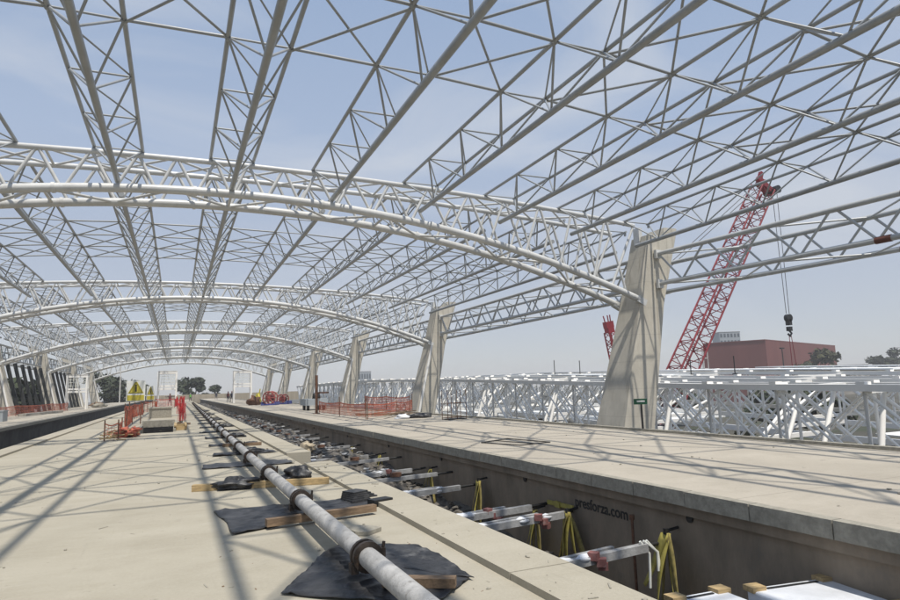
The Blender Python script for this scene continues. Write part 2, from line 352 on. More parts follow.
# ------------------------------------------------------------------ roof arches
K=1.72; AC=1.608; WH=17.82; B0=22.72; S=26.36; WD=1.70; NARCH=6
def zb(a): t=(a-AC)/WH; return 1.6+K*(2.143+1.922*(1-t*t))
def zt(a): t=(a-AC)/WH; return 1.6+K*(4.16+.54*(1-t*t))
ORD=['nearest','second','third','fourth','fifth','farthest']
def make_arch():
    root=empty('roof_arch','nearest pale steel roof arch, a deep tubular lattice crossing the whole hall','roof arch',(0,0,0),0,'roof arches spanning the tracks')
    xs=[AC-WH+2*WH*i/60 for i in range(61)]
    for y in (0,WD):
        MB().poly([(x,y,zb(x)) for x in xs],.150,14).build('lower_chord',M['arch'],root)
        MB().poly([(x,y,zt(x)) for x in xs],.098,12).build('upper_chord',M['arch'],root)
    for y in (0,WD):
        for q in (-14.2,-9.8,-5.4,-1.2,3.2,7.6,12.0):
            x=AC+q; dx=.05; MB().tube((x-dx,y,zb(x-dx)),(x+dx,y,zb(x+dx)),.178,16).build('flange_collar',M['arch'],root)
    half=[.55,1.8,3.0,4.4,5.9,7.5,9.3,11.0,12.7,14.4,16.2]
    ap=[-q for q in half[::-1]]+half
    for y in (0,WD):
        b=MB()
        for i,x in enumerate(ap):
            x=AC+x
            l=AC+((ap[i-1]+ap[i])/2 if i else -17.2); r_=AC+((ap[i+1]+ap[i])/2 if i<len(ap)-1 else 17.2)
            for s,xb in ((-1,l+.09),(1,r_-.09)): b.tube((x+s*.05,y,zt(x)-.05),(xb,y,zb(xb)+.08),.056,8,caps=False)
        b.build('web_lattice',M['arch'],root)
    for zf,nm,rad in ((zb,'lower_lacing',.052),(zt,'upper_lacing',.045)):
        b=MB()
        for i in range(-9,9):
            x0=AC+1.9*i; x1=x0+1.9
            if x1>AC+WH: continue
            y0,y1=(0,WD) if i%2 else (WD,0)
            b.tube((x0,y0,zf(x0)),(x1,y1,zf(x1)),rad,8,caps=False)
            if nm=='upper_lacing': b.tube((x0,y1,zf(x0)),(x1,y0,zf(x1)),rad,8,caps=False)
            if i%3==0: b.tube((x0,0,zf(x0)),(x0,WD,zf(x0)),rad,8,caps=False)
        b.build(nm,M['arch'],root)
    for s in (-1,1):
        x=AC+s*(WH-.02)
        for y in (0,WD):
            xe=AC+s*(WH-1.5); MB().tube((x,y,zt(x)),(xe,y,zb(xe)),.062,8).build('end_diagonal',M['arch'],root)
            b=MB(); xx=AC+s*(WH-.12); b.bar((xx,y,zb(xx)-.02),(AC+s*(WH+.32),y,zb(xx)-.24),.26,.30,(0,0,1)); b.build('bracket',M['arch'],root)
    return root
arch=make_arch()
for n in range(NARCH):
    o=arch if n==0 else copy_tree(arch)
    o.location=(0,B0+S*n,0)
    if n: o['label']=f'{ORD[n]} pale steel roof arch counted from the front, tubular lattice over the tracks'

# ------------------------------------------------------------------ longitudinal roof trusses and the bracing between them
SP=3.595; HWD=.72; NP=9; LEN=S-WD; PAN=LEN/NP
CNT=['','first','second','third','fourth','fifth']
BAY=['overhead before the nearest arch']+[f'between the {a} and {c} arches' for a,c in (('nearest','second'),('second','third'),('third','fourth'),('fourth','fifth'),('fifth','farthest'))]
def klab(k): return 'on the crown' if k==0 else f'{CNT[abs(k)]} {"right" if k>0 else "left"} of crown'
def make_truss(k):
    a=AC+SP*k; ztop=zt(max(AC-WH,min(AC+WH,a)))+.16; zbt=ztop-1.09
    root=empty('roof_truss','','roof truss',(a,0,ztop),0,'long triangular roof trusses')
    for s in (-1,1): MB().tube((s*HWD,-.1,0),(s*HWD,LEN+.1,0),.058,8).build('upper_chord',M['steel'],root)
    MB().tube((0,-.1,zbt-ztop),(0,LEN+.1,zbt-ztop),.092,10).build('lower_chord',M['steel'],root)
    d=zbt-ztop
    b=MB()
    for i in range(NP+1):
        y=i*PAN; b.tube((-HWD,y,0),(HWD,y,0),.028,6,caps=False)
        if i<NP:
            b.tube((-HWD,y,0),(HWD,y+PAN,0),.026,6,caps=False)
    b.build('top_lacing',M['steel'],root)
    for s in (-1,1):
        b=MB()
        for i in range(NP+1):
            y=i*PAN
            if i<NP: b.tube((s*HWD,y,0),(0,y+PAN*.5,d),.032,6,caps=False); b.tube((s*HWD,y+PAN,0),(0,y+PAN*.5,d),.032,6,caps=False)
        # stubs to the arch chords
        for y in (0,LEN): b.tube((s*HWD,y,0),(s*HWD,y,-.20),.06,8)
        b.build('side_lattice',M['steel'],root)
    return root
def make_brace(k):
    a0=AC+SP*k+HWD; a1=AC+SP*(k+1)-HWD
    cl=lambda a: zt(max(AC-WH,min(AC+WH,a)))+.16
    z0=cl(AC+SP*k); z1=cl(AC+SP*(k+1))
    root=empty('roof_bracing','','roof bracing',((a0+a1)/2,0,(z0+z1)/2),0,'X bracing between the roof trusses')
    h=(a1-a0)/2; q=(z1-z0)/2
    for i in (3,4,5,6):
        MB().tube((-h,i*PAN,-q),(h,i*PAN,q),.040,6).build('strut',M['steel'],root)
        for e in (-1,1): MB().blob((e*h,i*PAN,e*q-.01),.085,1,0,8,5).build('node_joint',M['steel'],root)
    for i in (3,4,5):
        MB().tube((-h,i*PAN,-q),(h,(i+1)*PAN,q),.034,6).build('diagonal',M['steel'],root)
        MB().tube((h,i*PAN,q-.07),(-h,(i+1)*PAN,-q-.07),.034,6).build('diagonal',M['steel'],root)
    return root
for k in range(-5,6):
    t=make_truss(k)
    for bay in range(6):
        o=t if bay==0 else copy_tree(t)
        o.location.y=B0+S*(bay-1)+WD
        o['label']=f'grey triangular roof truss {BAY[bay]}, {klab(k)}'
for k in range(-5,5):
    t=make_brace(k)
    nm = (f'{CNT[k+1]} gap right of crown' if k>=0 else f'{CNT[-k]} gap left of crown')
    for bay in range(6):
        o=t if bay==0 else copy_tree(t)
        o.location.y=B0+S*(bay-1)+WD
        o['label']=f'X bracing {BAY[bay]}, {nm}'

# ------------------------------------------------------------------ leaning concrete columns
def col_section(z,s):
    zz=(z+.58)/5.65
    ai=18.06+1.39*zz if zz<1 else 19.45+.65*(zz-1)/(3.33/5.65)
    ao=19.78+1.08*zz if zz<1 else 20.86+1.05*(zz-1)/(3.33/5.65)
    dep=2.25-.60*zz if zz<1 else 1.65-.45*(zz-1)/(3.33/5.65)
    c=.10
    ctr=AC
    pts=[(ai,c),(ai+c,0),(ao-c,0),(ao,c),(ao,dep-c),(ao-c,dep),(ai+c,dep),(ai,dep-c)]
    P=[(ctr+s*(x-AC)-0,y-.12,z) for x,y in pts]
    if s<0: P=P[::-1]
    return P
def make_column(s,pipe):
    root=empty('concrete_column','','column',(0,0,0),0,'leaning concrete columns')
    zs=[-8,-4,-.58,2,5.07,7.2,8.35]
    secs=[[Vector(p) for p in col_section(z,s)] for z in zs]
    b=MB(); b.loft(secs)
    top=secs[-1]; cx=sum(p.x for p in top)/8
    # taller outer half of the head
    hi=[Vector((p.x if s*(p.x-cx)>0 else cx+s*.05, p.y, p.z)) for p in top]
    hi2=[Vector((p.x+s*.10,p.y,p.z+.42)) for p in hi]
    b.loft([hi,hi2]); b.build('shaft',M['column'],root)
    # board-marked pour joints stand out as thin ribs
    if pipe:
        b=MB(); p0=secs[2][0 if s>0 else 7]; p1=secs[4][0 if s>0 else 7]
        b.tube((p0.x+s*.05,-.26,-1.2),(p1.x+s*.10,-.26,5.0),.10,10); b.build('downpipe',M['white'],root)
    b=MB()
    xi=AC+s*(20.1-AC)
    b.bar((xi-s*.0,.55,8.0),(xi+s*.0,.55,8.8),.20,.4,(0,1,0)); b.build('saddle',M['arch'],root)
    return root
protoR=make_column(1,False); protoRp=None
RL=['nearest','second','third','fourth','fifth','farthest']
for n in range(NARCH):
    if n==0: o=protoR; o['label']='nearest leaning concrete column on the right, carrying the nearest roof arch'
    else:
        if n==1: protoRp=o=make_column(1,True)
        else: o=copy_tree(protoRp)
        o['label']=f'{RL[n]} leaning concrete column in the right hand row, with pale downpipe'
    o.location=(0,B0+S*n,0)
protoL=None
for n in range(1,NARCH):
    if protoL is None: protoL=o=make_column(-1,True)
    else: o=copy_tree(protoL)
    o.location=(0,B0+S*n,0)
    o['label']=f'leaning concrete column in the left hand row under the {ORD[n]} arch'

# ------------------------------------------------------------------ box girders between the columns
def make_girder(s,L0,L1,splice=False):
    """four-chord box girder; its own y runs along the row of columns, x is measured from its middle"""
    root=empty('edge_girder','','edge girder',(AC+s*(20.95-AC),0,0),0,'box girders between the columns')
    x0=-.45*s; x1=2.05*s; zT,zB=7.43,6.02
    for x in (x0,x1):
        e=L1 if x==x0 else L1+1.9
        MB().tube((x,L0,zT),(x,e,zT),.105,12).build('upper_chord',M['girdersteel'],root)
        MB().tube((x,L0,zB),(x,e,zB),.105,12).build('lower_chord',M['girdersteel'],root)
    n=9; p=(L1-L0)/n
    for x in (x0,x1):
        b=MB()
        for i in range(n):
            ya=L0+i*p; yb=ya+p; ym=(ya+yb)/2
            b.tube((x,ya+.1,zT),(x,ym,zB),.050,8,caps=False); b.tube((x,ym,zB),(x,yb-.1,zT),.050,8,caps=False)
        b.build('web_lattice',M['girdersteel'],root)
    for z,nm in ((zT,'upper_lacing'),(zB,'lower_lacing')):
        b=MB()
        for i in range(n):
            ya=L0+i*p; yb=ya+p
            q=(x0,x1) if i%2 else (x1,x0)
            b.tube((q[0],ya,z),(q[1],yb,z),.040,8,caps=False)
        b.build(nm,M['girdersteel'],root)
    if splice:
        for x,z,y in ((x0,zB,L1-9.35),(x1,zB,L1-9.0),(x0,zT,L1-10.3),(x1,zT,L1-10.0)):
            MB().tube((x,y-.5,z),(x,y,z),.125,12).build('splice_sleeve',M['primer'],root)
    for x in (x0,):
        for z in (zT,zB):
            b=MB(); b.box((x,L1-.06,z-.02),(.34,.14,.40)); b.build('end_plate',M['arch'],root)
    return root
g0=make_girder(1,-24.4,-.12,True); g0.location.y=B0; g0.rotation_euler.z=.116
g0['label']='near grey box girder running from the nearest right column past the viewer'
gp=make_girder(1,1.75,S-.12)
for n in range(NARCH-1):
    o=gp if n==0 else copy_tree(gp); o.location.y=B0+S*n; o['label']=f'grey box girder between the {RL[n]} and {RL[n+1]} right hand columns'
gp=make_girder(-1,1.75,S-.12)
for n in range(1,NARCH-1):
    o=gp if n==1 else copy_tree(gp); o.location.y=B0+S*n; o['label']=f'grey box girder between left hand columns of the {ORD[n]} and {ORD[n+1]} arches'

# dark leaning fins between the left columns
fb=MB(); xL=lambda zz: AC-(18.06+1.39*(zz+.58)/5.65-AC)
fb.bar((xL(-1)-.3,0,-1.),(xL(5.6)-.3,0,5.6),.34,.26,(0,1,0)); fm=fb.mesh('screen_fin',M['fin'])
for n in (1,2,3):
    for i in range(6):
        o=bpy.data.objects.new('screen_fin',fm); col.objects.link(o); o.location=(0,B0+S*n+4.6+i*3.6,0)
        tag(o,f'{["nearest","second","third","fourth","fifth","last"][i]} dark leaning fin after the left column of the {ORD[n]} arch','screen fin','dark leaning fins between the left columns')

exec_parts=True
# ------------------------------------------------------------------ the pumping pipe, its packing and the plastic sheets
def px(y):
    if y<14: return 1.50
    return 1.50+.0095*(y-14)
pr=empty('concrete_pump_pipe','long cement-spattered concrete pumping pipe clamped in lengths along the deck','pipe',(0,0,0))
ys=[2.26+3.1*i for i in range(36)]
for i,y in enumerate(ys):
    y1=y+3.1
    MB().tube((px(y),y+.02,.205),(px(y1),y1-.02,.205),.083,16).build('pipe_section',M['pipe'],pr)
for i,y in enumerate(ys[1:]):
    cl=MB(); x=px(y)
    for dy in (-.045,.045): cl.tube((x,y+dy-.022,.205),(x,y+dy+.022,.205),.128,18)
    cl.tube((x,y-.05,.205),(x,y+.05,.205),.108,16)
    cl.box((x+.125,y,.225),(.06,.10,.07)); cl.box((x-.11,y,.12),(.06,.10,.08)); cl.tube((x+.13,y-.02,.18),(x+.15,y-.02,.31),.014,6)
    cl.build('clamp',M['clamp'],pr)

def sheet(corners, name, label, seed, nx=44, ny=28, amp=.024, mat_='plastic', z0=.012, group='black plastic sheets under the pipe'):
    """wrinkled sheet spanned by four corners, with torn wavy edges"""
    A,B,C,D=[Vector((p[0],p[1],0)) for p in corners]; b=MB(); vs=[]; rr=random.Random(seed)
    for j in range(ny+1):
        v=j/ny
        for i in range(nx+1):
            u=i/nx
            p=(A*(1-u)+B*u)*(1-v)+(D*(1-u)+C*u)*v
            q=Vector((p.x*1.7+seed,p.y*1.7,seed*.7))
            e=1+.0*u
            p=p+Vector((mnoise.noise(q*.9),mnoise.noise(q*.9+Vector((9,3,1))),0))*.05
            r1=abs(mnoise.noise(Vector((p.x*2.2+seed,p.y*5.5,seed)))); r2=abs(mnoise.noise(Vector((p.x*7+seed,p.y*3.2,2.))))
            h=z0+amp*(.9*(1-r1*2.2)**3 if r1<.45 else 0)+amp*.25*max(0,.5-r2)
            vs.append((p.x,p.y,max(z0,h)))
    fs=[(j*(nx+1)+i,j*(nx+1)+i+1,(j+1)*(nx+1)+i+1,(j+1)*(nx+1)+i) for j in range(ny) for i in range(nx)]
    b.add(vs,fs,True); o=b.build(name,M[mat_]); 
    md=o.modifiers.new('thick','SOLIDIFY'); md.thickness=.006; md.offset=1
    return tag(o,label,'plastic sheet',group)
sheet([(.80,5.35),(1.75,4.5),(2.30,5.0),(1.62,6.75)],'plastic_sheet','large crumpled black plastic sheet under the pipe nearest the viewer, left part',3)
sheet([(1.55,6.65),(1.55,5.9),(2.32,4.95),(2.28,6.25)],'plastic_sheet','crumpled black plastic flap right of the pipe nearest the viewer',8,16,12)
sheet([(.62,7.75),(2.55,8.55),(2.75,9.25),(.52,9.40)],'plastic_sheet','grey dusted black plastic sheet under the second clamp, beside the brown timber',5)
sheet([(.55,14.6),(2.45,14.5),(2.4,15.35),(.6,15.5)],'plastic_sheet','flat black plastic sheet crossing under the pipe just beyond the wrapped bundle',9,20,8)
# folded plastic on the second sheet
b=MB(); 
for i in range(5): b.box((2.46-.015*i,9.05+.02*i,.045+.022*i),(.46-.05*i,.34-.02*i,.026),.25+.05*i)
tag(b.build('folded_sheet',M['plastic']),'folded stack of black plastic sheeting beside the curb','plastic sheet')
b=MB(); b.box((2.62,8.62,.045),(.30,.18,.09),.3); tag(b.build('packing_block',M['blackmetal']),'small black packing block against the curb near the folded sheeting','block')
def timber(p,q,wd,ht,label,m='timber',z=None):
    b=MB(); zc=(ht/2 if z is None else z)+.004
    b.bar((p[0],p[1],zc),(q[0],q[1],zc),wd,ht); return tag(b.build('timber',M[m]),label,'timber',None)
timber((1.0,7.86),(2.38,8.06),.10,.085,'brown weathered timber batten lying under the pipe on grey plastic','oldtimber',.075)
timber((.28,11.55),(2.45,11.05),.14,.10,'pale new timber plank under the pipe between black bundles')
timber((1.55,5.05),(2.05,4.75),.10,.07,'brown timber offcut under the pipe at the nearest sheet','oldtimber',.07)
# loose slab of formwork by the pipe
b=MB(); b.prism([(1.80,7.22),(1.92,7.36),(2.10,7.22),(2.16,7.08),(1.96,6.93),(1.84,7.0)],.004,.045); tag(b.build('stone_offcut',M['fascia']),'small flat grey concrete offcut lying right of the pipe','offcut')
# wrapped bundles
def bundle(c,sc,seed,label):
    b=MB(); b.blob((0,0,0),1,seed,.5,40,26,sc,1.9); 
    for i,v in enumerate(b.v):
        q=Vector(v); e=.05*(abs(mnoise.noise(q*9+Vector((seed,2,1))))-.2)+.03*(abs(mnoise.noise(q*19+Vector((1,seed,4))))-.2)
        q=q-q.normalized()*e; b.v[i]=(q.x,q.y,max(q.z,-c[2]+.004))
    o=b.build('plastic_bundle',M['plastic']); o.location=c; return tag(o,label,'bundle','black plastic bundles propping the pipe')
bundle((.98,11.38,.085),(.38,.19,.10),2,'black plastic wrapped bundle left of the pipe on the pale plank')
bundle((1.98,11.5,.12),(.26,.24,.15),6,'tall black plastic wrapped bundle right of the pipe on the pale plank')
# repeated packing strips further along
i=0
y=17.6
WORDS=['first','second','third','fourth','fifth','sixth','seventh','eighth','ninth','tenth','eleventh','twelfth']
while i<12:
    x=px(y); rr=random.Random(40+i)
    sheet([(x-.62+rr.uniform(-.15,.1),y-.28),(x+.85+rr.uniform(-.1,.15),y-.22),(x+.8,y+.3),(x-.6,y+.34)],'plastic_sheet',f'{WORDS[i]} black packing sheet under the pipe beyond the flat sheet',20+i,14,6,.05)
    if i%2==0: bundle((x+rr.uniform(.25,.55),y,.06),(.36,.20,.085),30+i,f'{WORDS[i]} low black bundle under the pipe beyond the flat sheet')
    y+=3.3+.45*i*.5; i+=1
timber((1.3,20.3),(2.4,20.1),.10,.09,'brown timber under the pipe between the second and third packing sheets','oldtimber')

# ------------------------------------------------------------------ right trench: struts, straps, crates, rubble
def strut(y0,x0,x1,y1,label,clampx=None,tail=False):
    r=empty('trench_strut',label,'strut',(0,0,0),0,'white struts across the right trench')
    z=-.74
    b=MB(); b.bar((x0,y0,z-.04),(x1,y1,z+.03),.10,.11); b.bar((x0,y0+.09,z-.02),(x1-.5,y1+.09,z+.05),.07,.08); b.build('beam',M['foil'],r)
    b=MB(); b.tube((x1-.05,y1,z+.04),(6.53,y1+.05,z+.06),.030,8); b.build('screw_bar',M['blackmetal'],r)
    if clampx is not None:
        rr=random.Random(int(y0*10)); b=MB()
        for i in range(3): b.box((clampx+i*.09,y0+(y1-y0)*.5+rr.uniform(-.06,.06),z+.06-.08*i),(.12,.13,.10),rr.uniform(0,1))
        b.build('red_clamp',M['dullred'],r)
    b=MB(); rr=random.Random(int(y0*7))
    for i in range(4):
        xx=x0+.25+rr.random()*(x1-x0-.6); b.blob((xx,y0+(y1-y0)*(xx-x0)/(x1-x0),z+.03),.075,i+y0,.6,10,7,(1.8,.8,.75))
    b.build('wrapping',M['crate'],r)
    if tail:
        b=MB()
        for dx,bend in ((0,.05),(.06,.14),(.11,.08)):
            pts=[(x1-.1+dx,y1,z+.12),(x1-.02+dx+bend,y1-.02,z-.05),(x1-.05+dx+bend*1.3,y1-.03,z-.3),(x1+dx*2,y1-.03,z-.5)]
            b.poly(pts[:3+(dx==0)],.018,6)
        b.build('loose_strap',M['signwhite'],r)
    return r
strut(7.15,3.4,6.05,7.3,'nearest white strut across the right trench, with loose white strap at its end',5.1,True)
strut(9.6,3.4,6.35,9.75,'second white strut across the right trench, red clamp on it',5.75)
strut(10.5,3.4,6.15,10.6,'third white strut across the right trench, red clamp at middle',5.25)
strut(13.4,3.4,6.0,13.5,'fourth white strut across the right trench, thin and plain')
strut(16.9,3.4,6.1,17.,'fifth white strut across the right trench, beyond the thin plain one',5.4)
strut(21.3,3.4,6.1,21.4,'sixth white strut across the right trench, near the curb gap')
strut(26.5,3.4,6.2,26.6,'farthest white strut across the right trench')
far=None
for i,y in enumerate((15.2,18.9,23.9,29.2,31.8,34.5,37.3,40.2,43.2,46.4,49.8,53.5,57.5,62.)):
    if far is None:
        far=empty('trench_strut','','strut',(0,0,0),0,'white struts across the right trench')
        MB().bar((3.2,0,-.68),(6.1,.08,-.60),.085,.09).build('beam',M['foil'],far); MB().tube((6.05,.08,-.60),(6.53,.1,-.58),.03,8).build('screw_bar',M['blackmetal'],far)
        MB().box((5.0,.04,-.52),(.25,.14,.10)).build('clamp',M['rust'],far); o=far
    else: o=copy_tree(far)
    o.location=(0,y,.02*(i%3)); o.rotation_euler.z=R((-1.5,1.,-.5,1.8)[i%4])
    o['label']=f'{["first","second","third","fourth","fifth","sixth","seventh","eighth","ninth","tenth","eleventh","twelfth","thirteenth","fourteenth"][i]} of the short clamped white struts in the farther right trench'
def sling(y,ztop,spread,label,seed):
    r=empty('lifting_sling',label,'lifting sling',(6.33,y,ztop+PZ),0,'yellow lifting slings hanging in the right trench')
    rr=random.Random(seed)
    b=MB(); b.box((.0,0,.02),(.05,.05,.08)); b.tube((-.02,0,.02),(.22,0,.05),.022,8); b.build('hook_anchor',M['blackmetal'],r)
    for i,t in enumerate((-1,-.42,.22,.62,1.0)):
        dx=rr.uniform(-.22,.10); y1=t*spread*1.22; zz=-.84+rr.uniform(-.12,.08); n=8; vs=[]; tw=rr.uniform(.1,.9); t0=rr.uniform(-.35,.35)
        for j in range(n+1):
            k=j/n; c=Vector((dx*k+.02*math.sin(5*k+i),y1*k**1.08,zz*k)); an=t0+tw*k; e=Vector((math.sin(an),math.cos(an),0))*.066
            vs+= [c-e,c+e]
        b=MB(); b.add(vs,[(2*j,2*j+1,2*j+3,2*j+2) for j in range(n)],True)
        o=b.build('strap',M['yellow' if i%3 else 'yellowdull'],r); md=o.modifiers.new('thick','SOLIDIFY'); md.thickness=.008
    return r
for a_ in ((7.2,-.60,.30,'nearest yellow strap bundle hanging on the girder wall by the white loose strap',1),
           (9.65,-.72,.34,'second yellow strap bundle hanging right below the web address lettering',2),
           (10.75,-.86,.36,'third yellow strap bundle hanging on the girder wall, left of the lettering',3),
           (13.2,-.62,.30,'fourth yellow strap bundle hanging at the girder, dull and shaded',4),
           (16.2,-.68,.36,'fifth yellow strap bundle hanging at the girder beyond the plain strut',5),
           (20.8,-.70,.36,'sixth yellow strap bundle hanging at the girder near the curb gap',6),
           (24.5,-.70,.36,'farthest yellow strap bundle hanging at the girder',7)): sling(*a_)
# yellow painted tie on the wall beside the lettering
b=MB(); b.bar((6.53,10.6,-.64),(6.53,9.75,-.62),.03,.075); b.bar((6.51,10.3,-.63),(6.51,10.15,-.63),.04,.11); tag(b.build('tie_bar',M['yellow']),'short yellow tie bar fixed on the girder wall left of lettering','tie bar')
b=MB(); b.tube((6.40,8.0,-1.6),(6.40,8.0,-.47),.022,8); b.tube((6.40,8.0,-.50),(6.40,8.0,-.43),.04,8); tag(b.build('rusty_rod',M['rust']),'upright rusty rod standing by the girder wall right of lettering','rod')
def crate(loc,rz,size,label):
    r=empty('wrapped_crate',label,'crate',loc,rz,'white wrapped crates in the trench')
    x,y,z=size
    b=MB(); b.box((0,0,-z/2),(x,y,z)); o=b.build('body',M['crate'],r); md=o.modifiers.new('bev','BEVEL'); md.width=.02; md.segments=2
    for sx in (-1,1):
        for sy in (-1,1):
            b=MB(); b.box((sx*(x/2-.06),sy*(y/2-.05),.012),(.17,.15,.055)); b.build('corner_block',M['timber'],r)
    for sy in (-1,1): MB().box((0,sy*(y/2-.09),.006),(x-.36,.030,.010)).build('strap',M['blackmetal'],r)
    return r
crate((6.02,4.62,-.62),R(-8),(1.02,1.0,.9),'white wrapped crate with wooden corner blocks at the lower right edge')
crate((5.02,4.95,-.64),R(-3),(.70,.85,.9),'smaller white wrapped crate left of the bigger one in the trench')
# rubble and rubbish on the trench floor: nobody could count it
def heap_z(x,y):
    base=-1.45 if y<11 else (-1.45+min(1,(y-11)/10)*.80)
    return base+.30*mnoise.noise(Vector((x*.8,y*.55,1.)))+.14*mnoise.noise(Vector((x*2.3,y*1.9,5.)))-(.25 if x>5.9 else 0)
b=MB(); nx,ny=16,260; vs=[]
for j in range(ny+1):
    y=2+ (j/ny)**1.5*150
    for i in range(nx+1):
        x=3.05+3.6*i/nx; vs.append((x,y,heap_z(x,y)))
b.add(vs,[(j*(nx+1)+i,j*(nx+1)+i+1,(j+1)*(nx+1)+i+1,(j+1)*(nx+1)+i) for j in range(ny) for i in range(nx)],True)
rr=random.Random(77)
for i in range(1300):
    y=4+(rr.random()**1.6)*80; x=3.4+rr.random()*3.1; s_=rr.uniform(.015,.075); z=heap_z(x,y)
    if rr.random()<.5: b.blob((x,y,z+s_*.2),s_,i,.9,7,5,(rr.uniform(.7,1.8),rr.uniform(.7,1.6),.7))
    else: b.box((x,y,z+s_*.3),(s_*rr.uniform(1,3.5),s_*.7,s_*.35),M=Matrix.Rotation(rr.uniform(0,6.3),4,'Z')@Matrix.Rotation(rr.uniform(-.5,.5),4,'X'))
tag(b.build('rubble',M['rubble']),'grey rubble and offcuts heaped along the right trench','rubble',None,'stuff')
b=MB(); rr=random.Random(78)
for i in range(520):
    y=6+(rr.random()**1.4)*60; x=3.5+rr.random()*2.6; s_=rr.uniform(.02,.075); z=heap_z(x,y)+.03
    if rr.random()<.45: b.box((x,y,z),(s_*rr.uniform(1,4),s_*rr.uniform(.6,2),.015),M=Matrix.Rotation(rr.uniform(0,6.3),4,'Z')@Matrix.Rotation(rr.uniform(-.6,.6),4,'X'))
    else: b.blob((x,y,z),s_,i+.5,1.2,9,6,(rr.uniform(.8,2.4),rr.uniform(.6,1.4),.5),2.5)
tag(b.build('packaging_scraps',M['scrap']),'pale packaging scraps strewn along the right trench','rubbish',None,'stuff')
b=MB(); rr=random.Random(79)
for i in range(600):
    y=5+rr.random()**1.3*90; x=3.2+rr.random()*3.2; s_=rr.uniform(.04,.15); z=heap_z(x,y)+.05
    b.box((x,y,z),(s_*rr.uniform(1,4),s_,s_*.25),M=Matrix.Rotation(rr.uniform(0,6.3),4,'Z')@Matrix.Rotation(rr.uniform(-.6,.6),4,'X'))
tag(b.build('formwork_scraps',M['blackmetal']),'dark formwork scraps and sheeting in the right trench','rubbish',None,'stuff')
# bag leaning by the upstand
b=MB(); b.blob((0,0,.12),.26,4,.9,16,10,(1.,1.3,.75),2.2); o=b.build('cement_bag',M['bag']); o.location=(4.5,24.0,-.62); tag(o,'pale tan bag on top of the trench clutter beyond the curb gap','bag')
b=MB(); b.box((2.87,15.15,-.42),(.56,2.26,.04)); tag(b.build('black_lining',M['plastic']),'black sheeting in the gap of the curb right of the pipe','sheeting')

# ------------------------------------------------------------------ deck: hatch, mesh barriers, signs, portals
b=MB(); b.box(((HX0+HX1)/2,HY1+.35,.16),(1.50,.70,.34)); b.box((HX0-.05,(HY0+HY1)/2+.3,.06),(.10,HY1-HY0,.14)); b.box((HX1+.05,(HY0+HY1)/2+.3,.06),(.10,HY1-HY0,.14))
for i,x in enumerate((-1.35,-1.0,-.65,-.3)): b.box((x,HY1-.02,.17),(.05,.06,.26))
tag(b.build('hatch_kerb',M['fascia']),'low concrete kerb round the black hatch opening in the deck','kerb')
b=MB(); b.box((-.80,HY1-.03,-.95),(1.38,.04,1.9)); b.box((-.80,32.8,-1.9),(1.38,5.2,.04)); tag(b.build('hatch_dark_lining',M['blackmetal']),'black lining added inside the open hatch to make it dark','lining')  # black lining added so the open hatch looks deep and dark
b=MB(); b.box((0,0,.33),(1.45,2.2,.66)); b.box((0,0,.70),(1.55,2.3,.10)); o=b.build('concrete_block',M['fascia']); o.location=(-1.03,50.2,.0); tag(o,'long grey concrete block on the deck behind the hatch','concrete block')
b=MB(); 
for y in (0,2.8): b.bar((-.26,y,.10),(.26,y,.10),.08,.16)
for x in (-.22,.22): b.bar((x,-.2,.22),(x,3.0,.22),.10,.06)
o=b.build('trestle',M['timber']); o.location=(.20,31.0,0); tag(o,'low pale timber trestle right of the hatch','trestle')

def mesh_net(pts,h0,h1,seed,sag=.08,step=.11,thick=.008,mm='mesh',parent=None,name='net'):
    """open plastic safety netting strung along a polyline of ground points"""
    rr=random.Random(seed); b=MB(); P=[Vector((p[0],p[1],0)) for p in pts]
    rows=max(4,int((h1-h0)/step))
    for A,B in zip(P[:-1],P[1:]):
        n=max(2,int((B-A).length/step)); grid=[]
        for i in range(n+1):
            u=i/n; s=sag*4*u*(1-u); cp=[]
            for j in range(rows+1):
                v=j/rows; q=A.lerp(B,u); off=.06*mnoise.noise(Vector((u*6+seed,v*2,seed)))
                cp.append(q+Vector((off,off,h0+(h1-h0)*v-s*v)))
            grid.append(cp)
        for i in range(n+1):
            for j in range(rows): b.bar(grid[i][j],grid[i][j+1],thick*1.5,thick,(1,.3,0))
        for j in range(rows+1):
            for i in range(n): b.bar(grid[i][j],grid[i+1][j],thick,thick*(5 if j==rows else 1.7),(0,0,1))
    return b.build(name,M[mm],parent)
def barrier(pts,h,label,seed,posts=True,mm='mesh',posth=1.05,step=.11,thick=.008,h0=.12):
    r=empty('mesh_barrier',label,'mesh barrier',(0,0,0),0,'orange mesh barriers')
    if posts:
        for p in pts: MB().tube((p[0],p[1],0),(p[0],p[1],posth),.024,7).build('post',M['rust'],r)
    mesh_net(pts,h0,h,seed,step=step,thick=thick,mm=mm,parent=r)
    return r
barrier([(-2.38,26.4),(-1.95,26.6),(-2.0,29.0)],.62,'short sagging orange mesh at the near left corner of the hatch',1,True,'mesh',.75)
barrier([(-1.86,29.3),(-2.18,33.5),(-2.30,40.9)],.95,'orange mesh barrier running along the left side of the hatch',2)
barrier([(-2.75,66.),(-1.9,67.),(-1.9,76)],1.0,'orange mesh barrier standing beneath the smaller yellow sign',4,True,'mesh',1.05,.16,.014)
barrier([(-2.3,84.),(-.2,84.2),(.2,92)],1.1,'red mesh barrier strung below the middle white portal tower',5,True,'meshred',1.15,.16,.014)
barrier([(.35,41.),(.45,47.),(.4,54.)],1.0,'red mesh barrier right of the long concrete block',7,True,'meshred',1.15,.14,.012)
barrier([(-2.9,44.),(-2.7,50.),(-2.4,56.)],1.0,'orange mesh barrier left of the long concrete block',9,True,'mesh',1.15,.14,.012)
